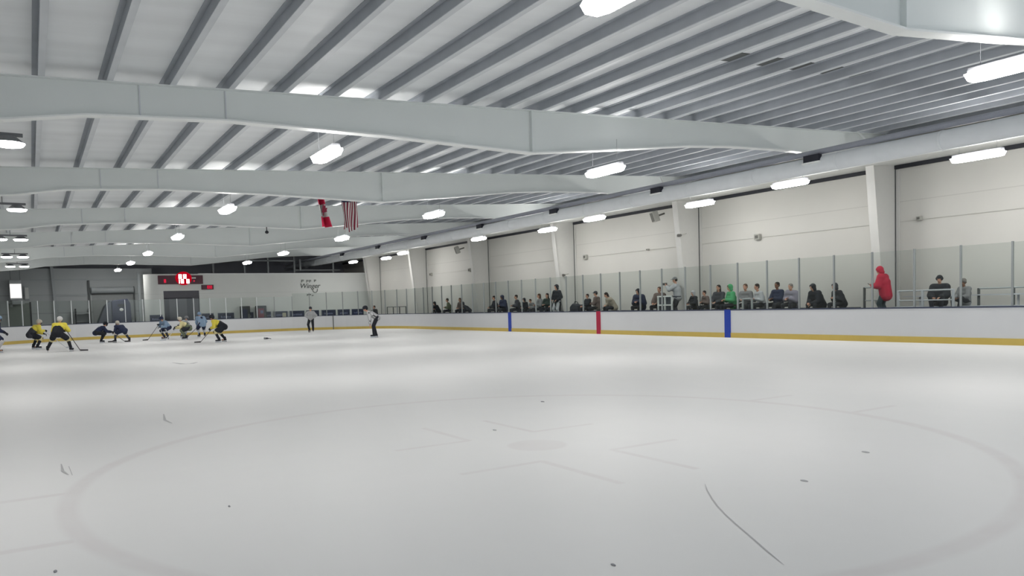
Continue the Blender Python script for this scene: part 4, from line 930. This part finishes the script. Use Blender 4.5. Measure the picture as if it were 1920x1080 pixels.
o, i = spec(-13.85, 'standing person in a red hooded jacket looking down at a phone', dict(top=CL['red'], head='hood', headmat=CL['red'], legs=CL['teal']), stand(10, hands=((-.10, .36, 1.12), (.10, .36, 1.10)), head=(22, 0), hem=.14, puff=.03, feet=((-.10, 0, 0), (.10, -.05, 0)), palm=(0, -.3, 1)), rz=face(-.25, 1), x=14.15, scale=1.0)
ph = empty('mobile_phone', tuple((i['wL'] + i['wR']) / 2 + Vector((-.03, .13, .05)))); ph.rotation_euler = (R(35), 0, face(-.25, 1)); tag(ph, 'dark phone held by the person in the red jacket', 'phone')
q = MB(); q.box((-.036, -.075, -.005), (.036, .075, .004)); q.build('phone_case', M_phone, ph); q = MB(); q.box((-.031, -.068, .004), (.031, .068, .006)); q.build('screen', M_visor, ph)
spec(-15.58, 'seated person in black with black hair facing the ice behind the white rail', dict(top=CL['black'], head='beanie', headmat=CL['black']), seat(6, puff=.03, fz=.2), rz=face(-1, -.25), scale=.95, x=14.35)
spec(-16.36, 'child in a grey knit hat beside the seated person in black', dict(top=CL['grey'], head='beanie', headmat=HAIR['grey'], skin=SKIN3), seat(8, fz=.2), rz=face(-1, .3), scale=.82, x=14.35)
person('person in black standing behind the far corner glass', (14.15, 31.2, -.1), face(-1, -.3), stand(4, puff=.02, hem=.12), dict(kind='street', top=CL['black'], legs=CL['black'], head='hair', headmat=HAIR['dark']), 1.05, 'spectators behind the glass')
# bag and camera platform among the spectators
e = empty('equipment_bag', (14.0, 3.15, DZ)); tag(e, 'dark slant-topped equipment bag on the walkway beside the third column', 'bag')
q = MB(); q.prism([(-.32, .0), (.34, .0), (.34, .62), (.10, .80), (-.32, .70)], 0, -.2, .2); q.build('bag_body', CL['charcoal'], e, bevel=.05)
q = MB(); q.path([(0, -.2, .7), (0, -.12, .86), (0, .1, .9), (0, .2, .78)], .02, 6); q.build('handle', CL['black'], e)
q = MB(); q.box((-.22, -.25, .15), (-.2, .25, .5)); q.build('pocket', CL['black'], e)
e = empty('camera_platform', (13.48, -4.25, DZ)); tag(e, 'white-framed stand with dark panels in front of the filming person', 'platform')
for y in (-.42, 0, .42): q = MB(); q.box((-.25, y - .03, 0), (-.19, y + .03, 1.03)); q.build('frame_post', M_flange, e)
for z in (.62, 1.0): q = MB(); q.box((-.26, -.45, z - .03), (-.18, .45, z + .03)); q.build('frame_rail', M_flange, e)
for y in (-.21, .21):
    for z0, z1 in ((.1, .59), (.65, .97)): q = MB(); q.box((-.2, y - .17, z0), (-.17, y + .17, z1)); q.build('dark_panel', M_bench, e)
q = MB(); q.box((-.18, -.44, .95), (.30, .44, 1.0)); q.build('table_top', M_bench, e)

# ================================================================== WORLD, CAMERA, COLOUR
wd = bpy.data.worlds.new('world'); sc.world = wd; wd.use_nodes = True
wd.node_tree.nodes['Background'].inputs[0].default_value = (.9, .95, 1, 1); wd.node_tree.nodes['Background'].inputs[1].default_value = 1.4
cam = bpy.data.cameras.new('camera'); co = bpy.data.objects.new('camera', cam); C.objects.link(co); sc.camera = co
F, CY, yaw, pitch, roll = 1432.14, 644.85, 0.5607387, -0.0522356, -0.0295947
f = Vector((math.sin(yaw) * math.cos(pitch), math.cos(yaw) * math.cos(pitch), math.sin(pitch)))
r0 = Vector((math.cos(yaw), -math.sin(yaw), 0)); u0 = r0.cross(f)
r = r0 * math.cos(roll) + u0 * math.sin(roll); u = u0 * math.cos(roll) - r0 * math.sin(roll)
Mx = Matrix((r, u, -f)).transposed().to_4x4(); Mx.translation = Vector((-10.186, -28.93, 1.5666)); co.matrix_world = Mx
cam.sensor_width = 36; cam.lens = F / 1920 * 36; cam.shift_y = (CY - 540) / 1920; cam.clip_start = .05; cam.clip_end = 200
sc.view_settings.view_transform = 'Standard'; sc.view_settings.look = 'None'; sc.view_settings.exposure = 0; sc.view_settings.gamma = 1
sc.cycles.use_denoising = True; sc.cycles.max_bounces = 10; sc.cycles.diffuse_bounces = 5; sc.cycles.glossy_bounces = 3; sc.cycles.transparent_max_bounces = 24; sc.cycles.sample_clamp_indirect = 4
sc.cycles.caustics_reflective = False; sc.cycles.caustics_refractive = False
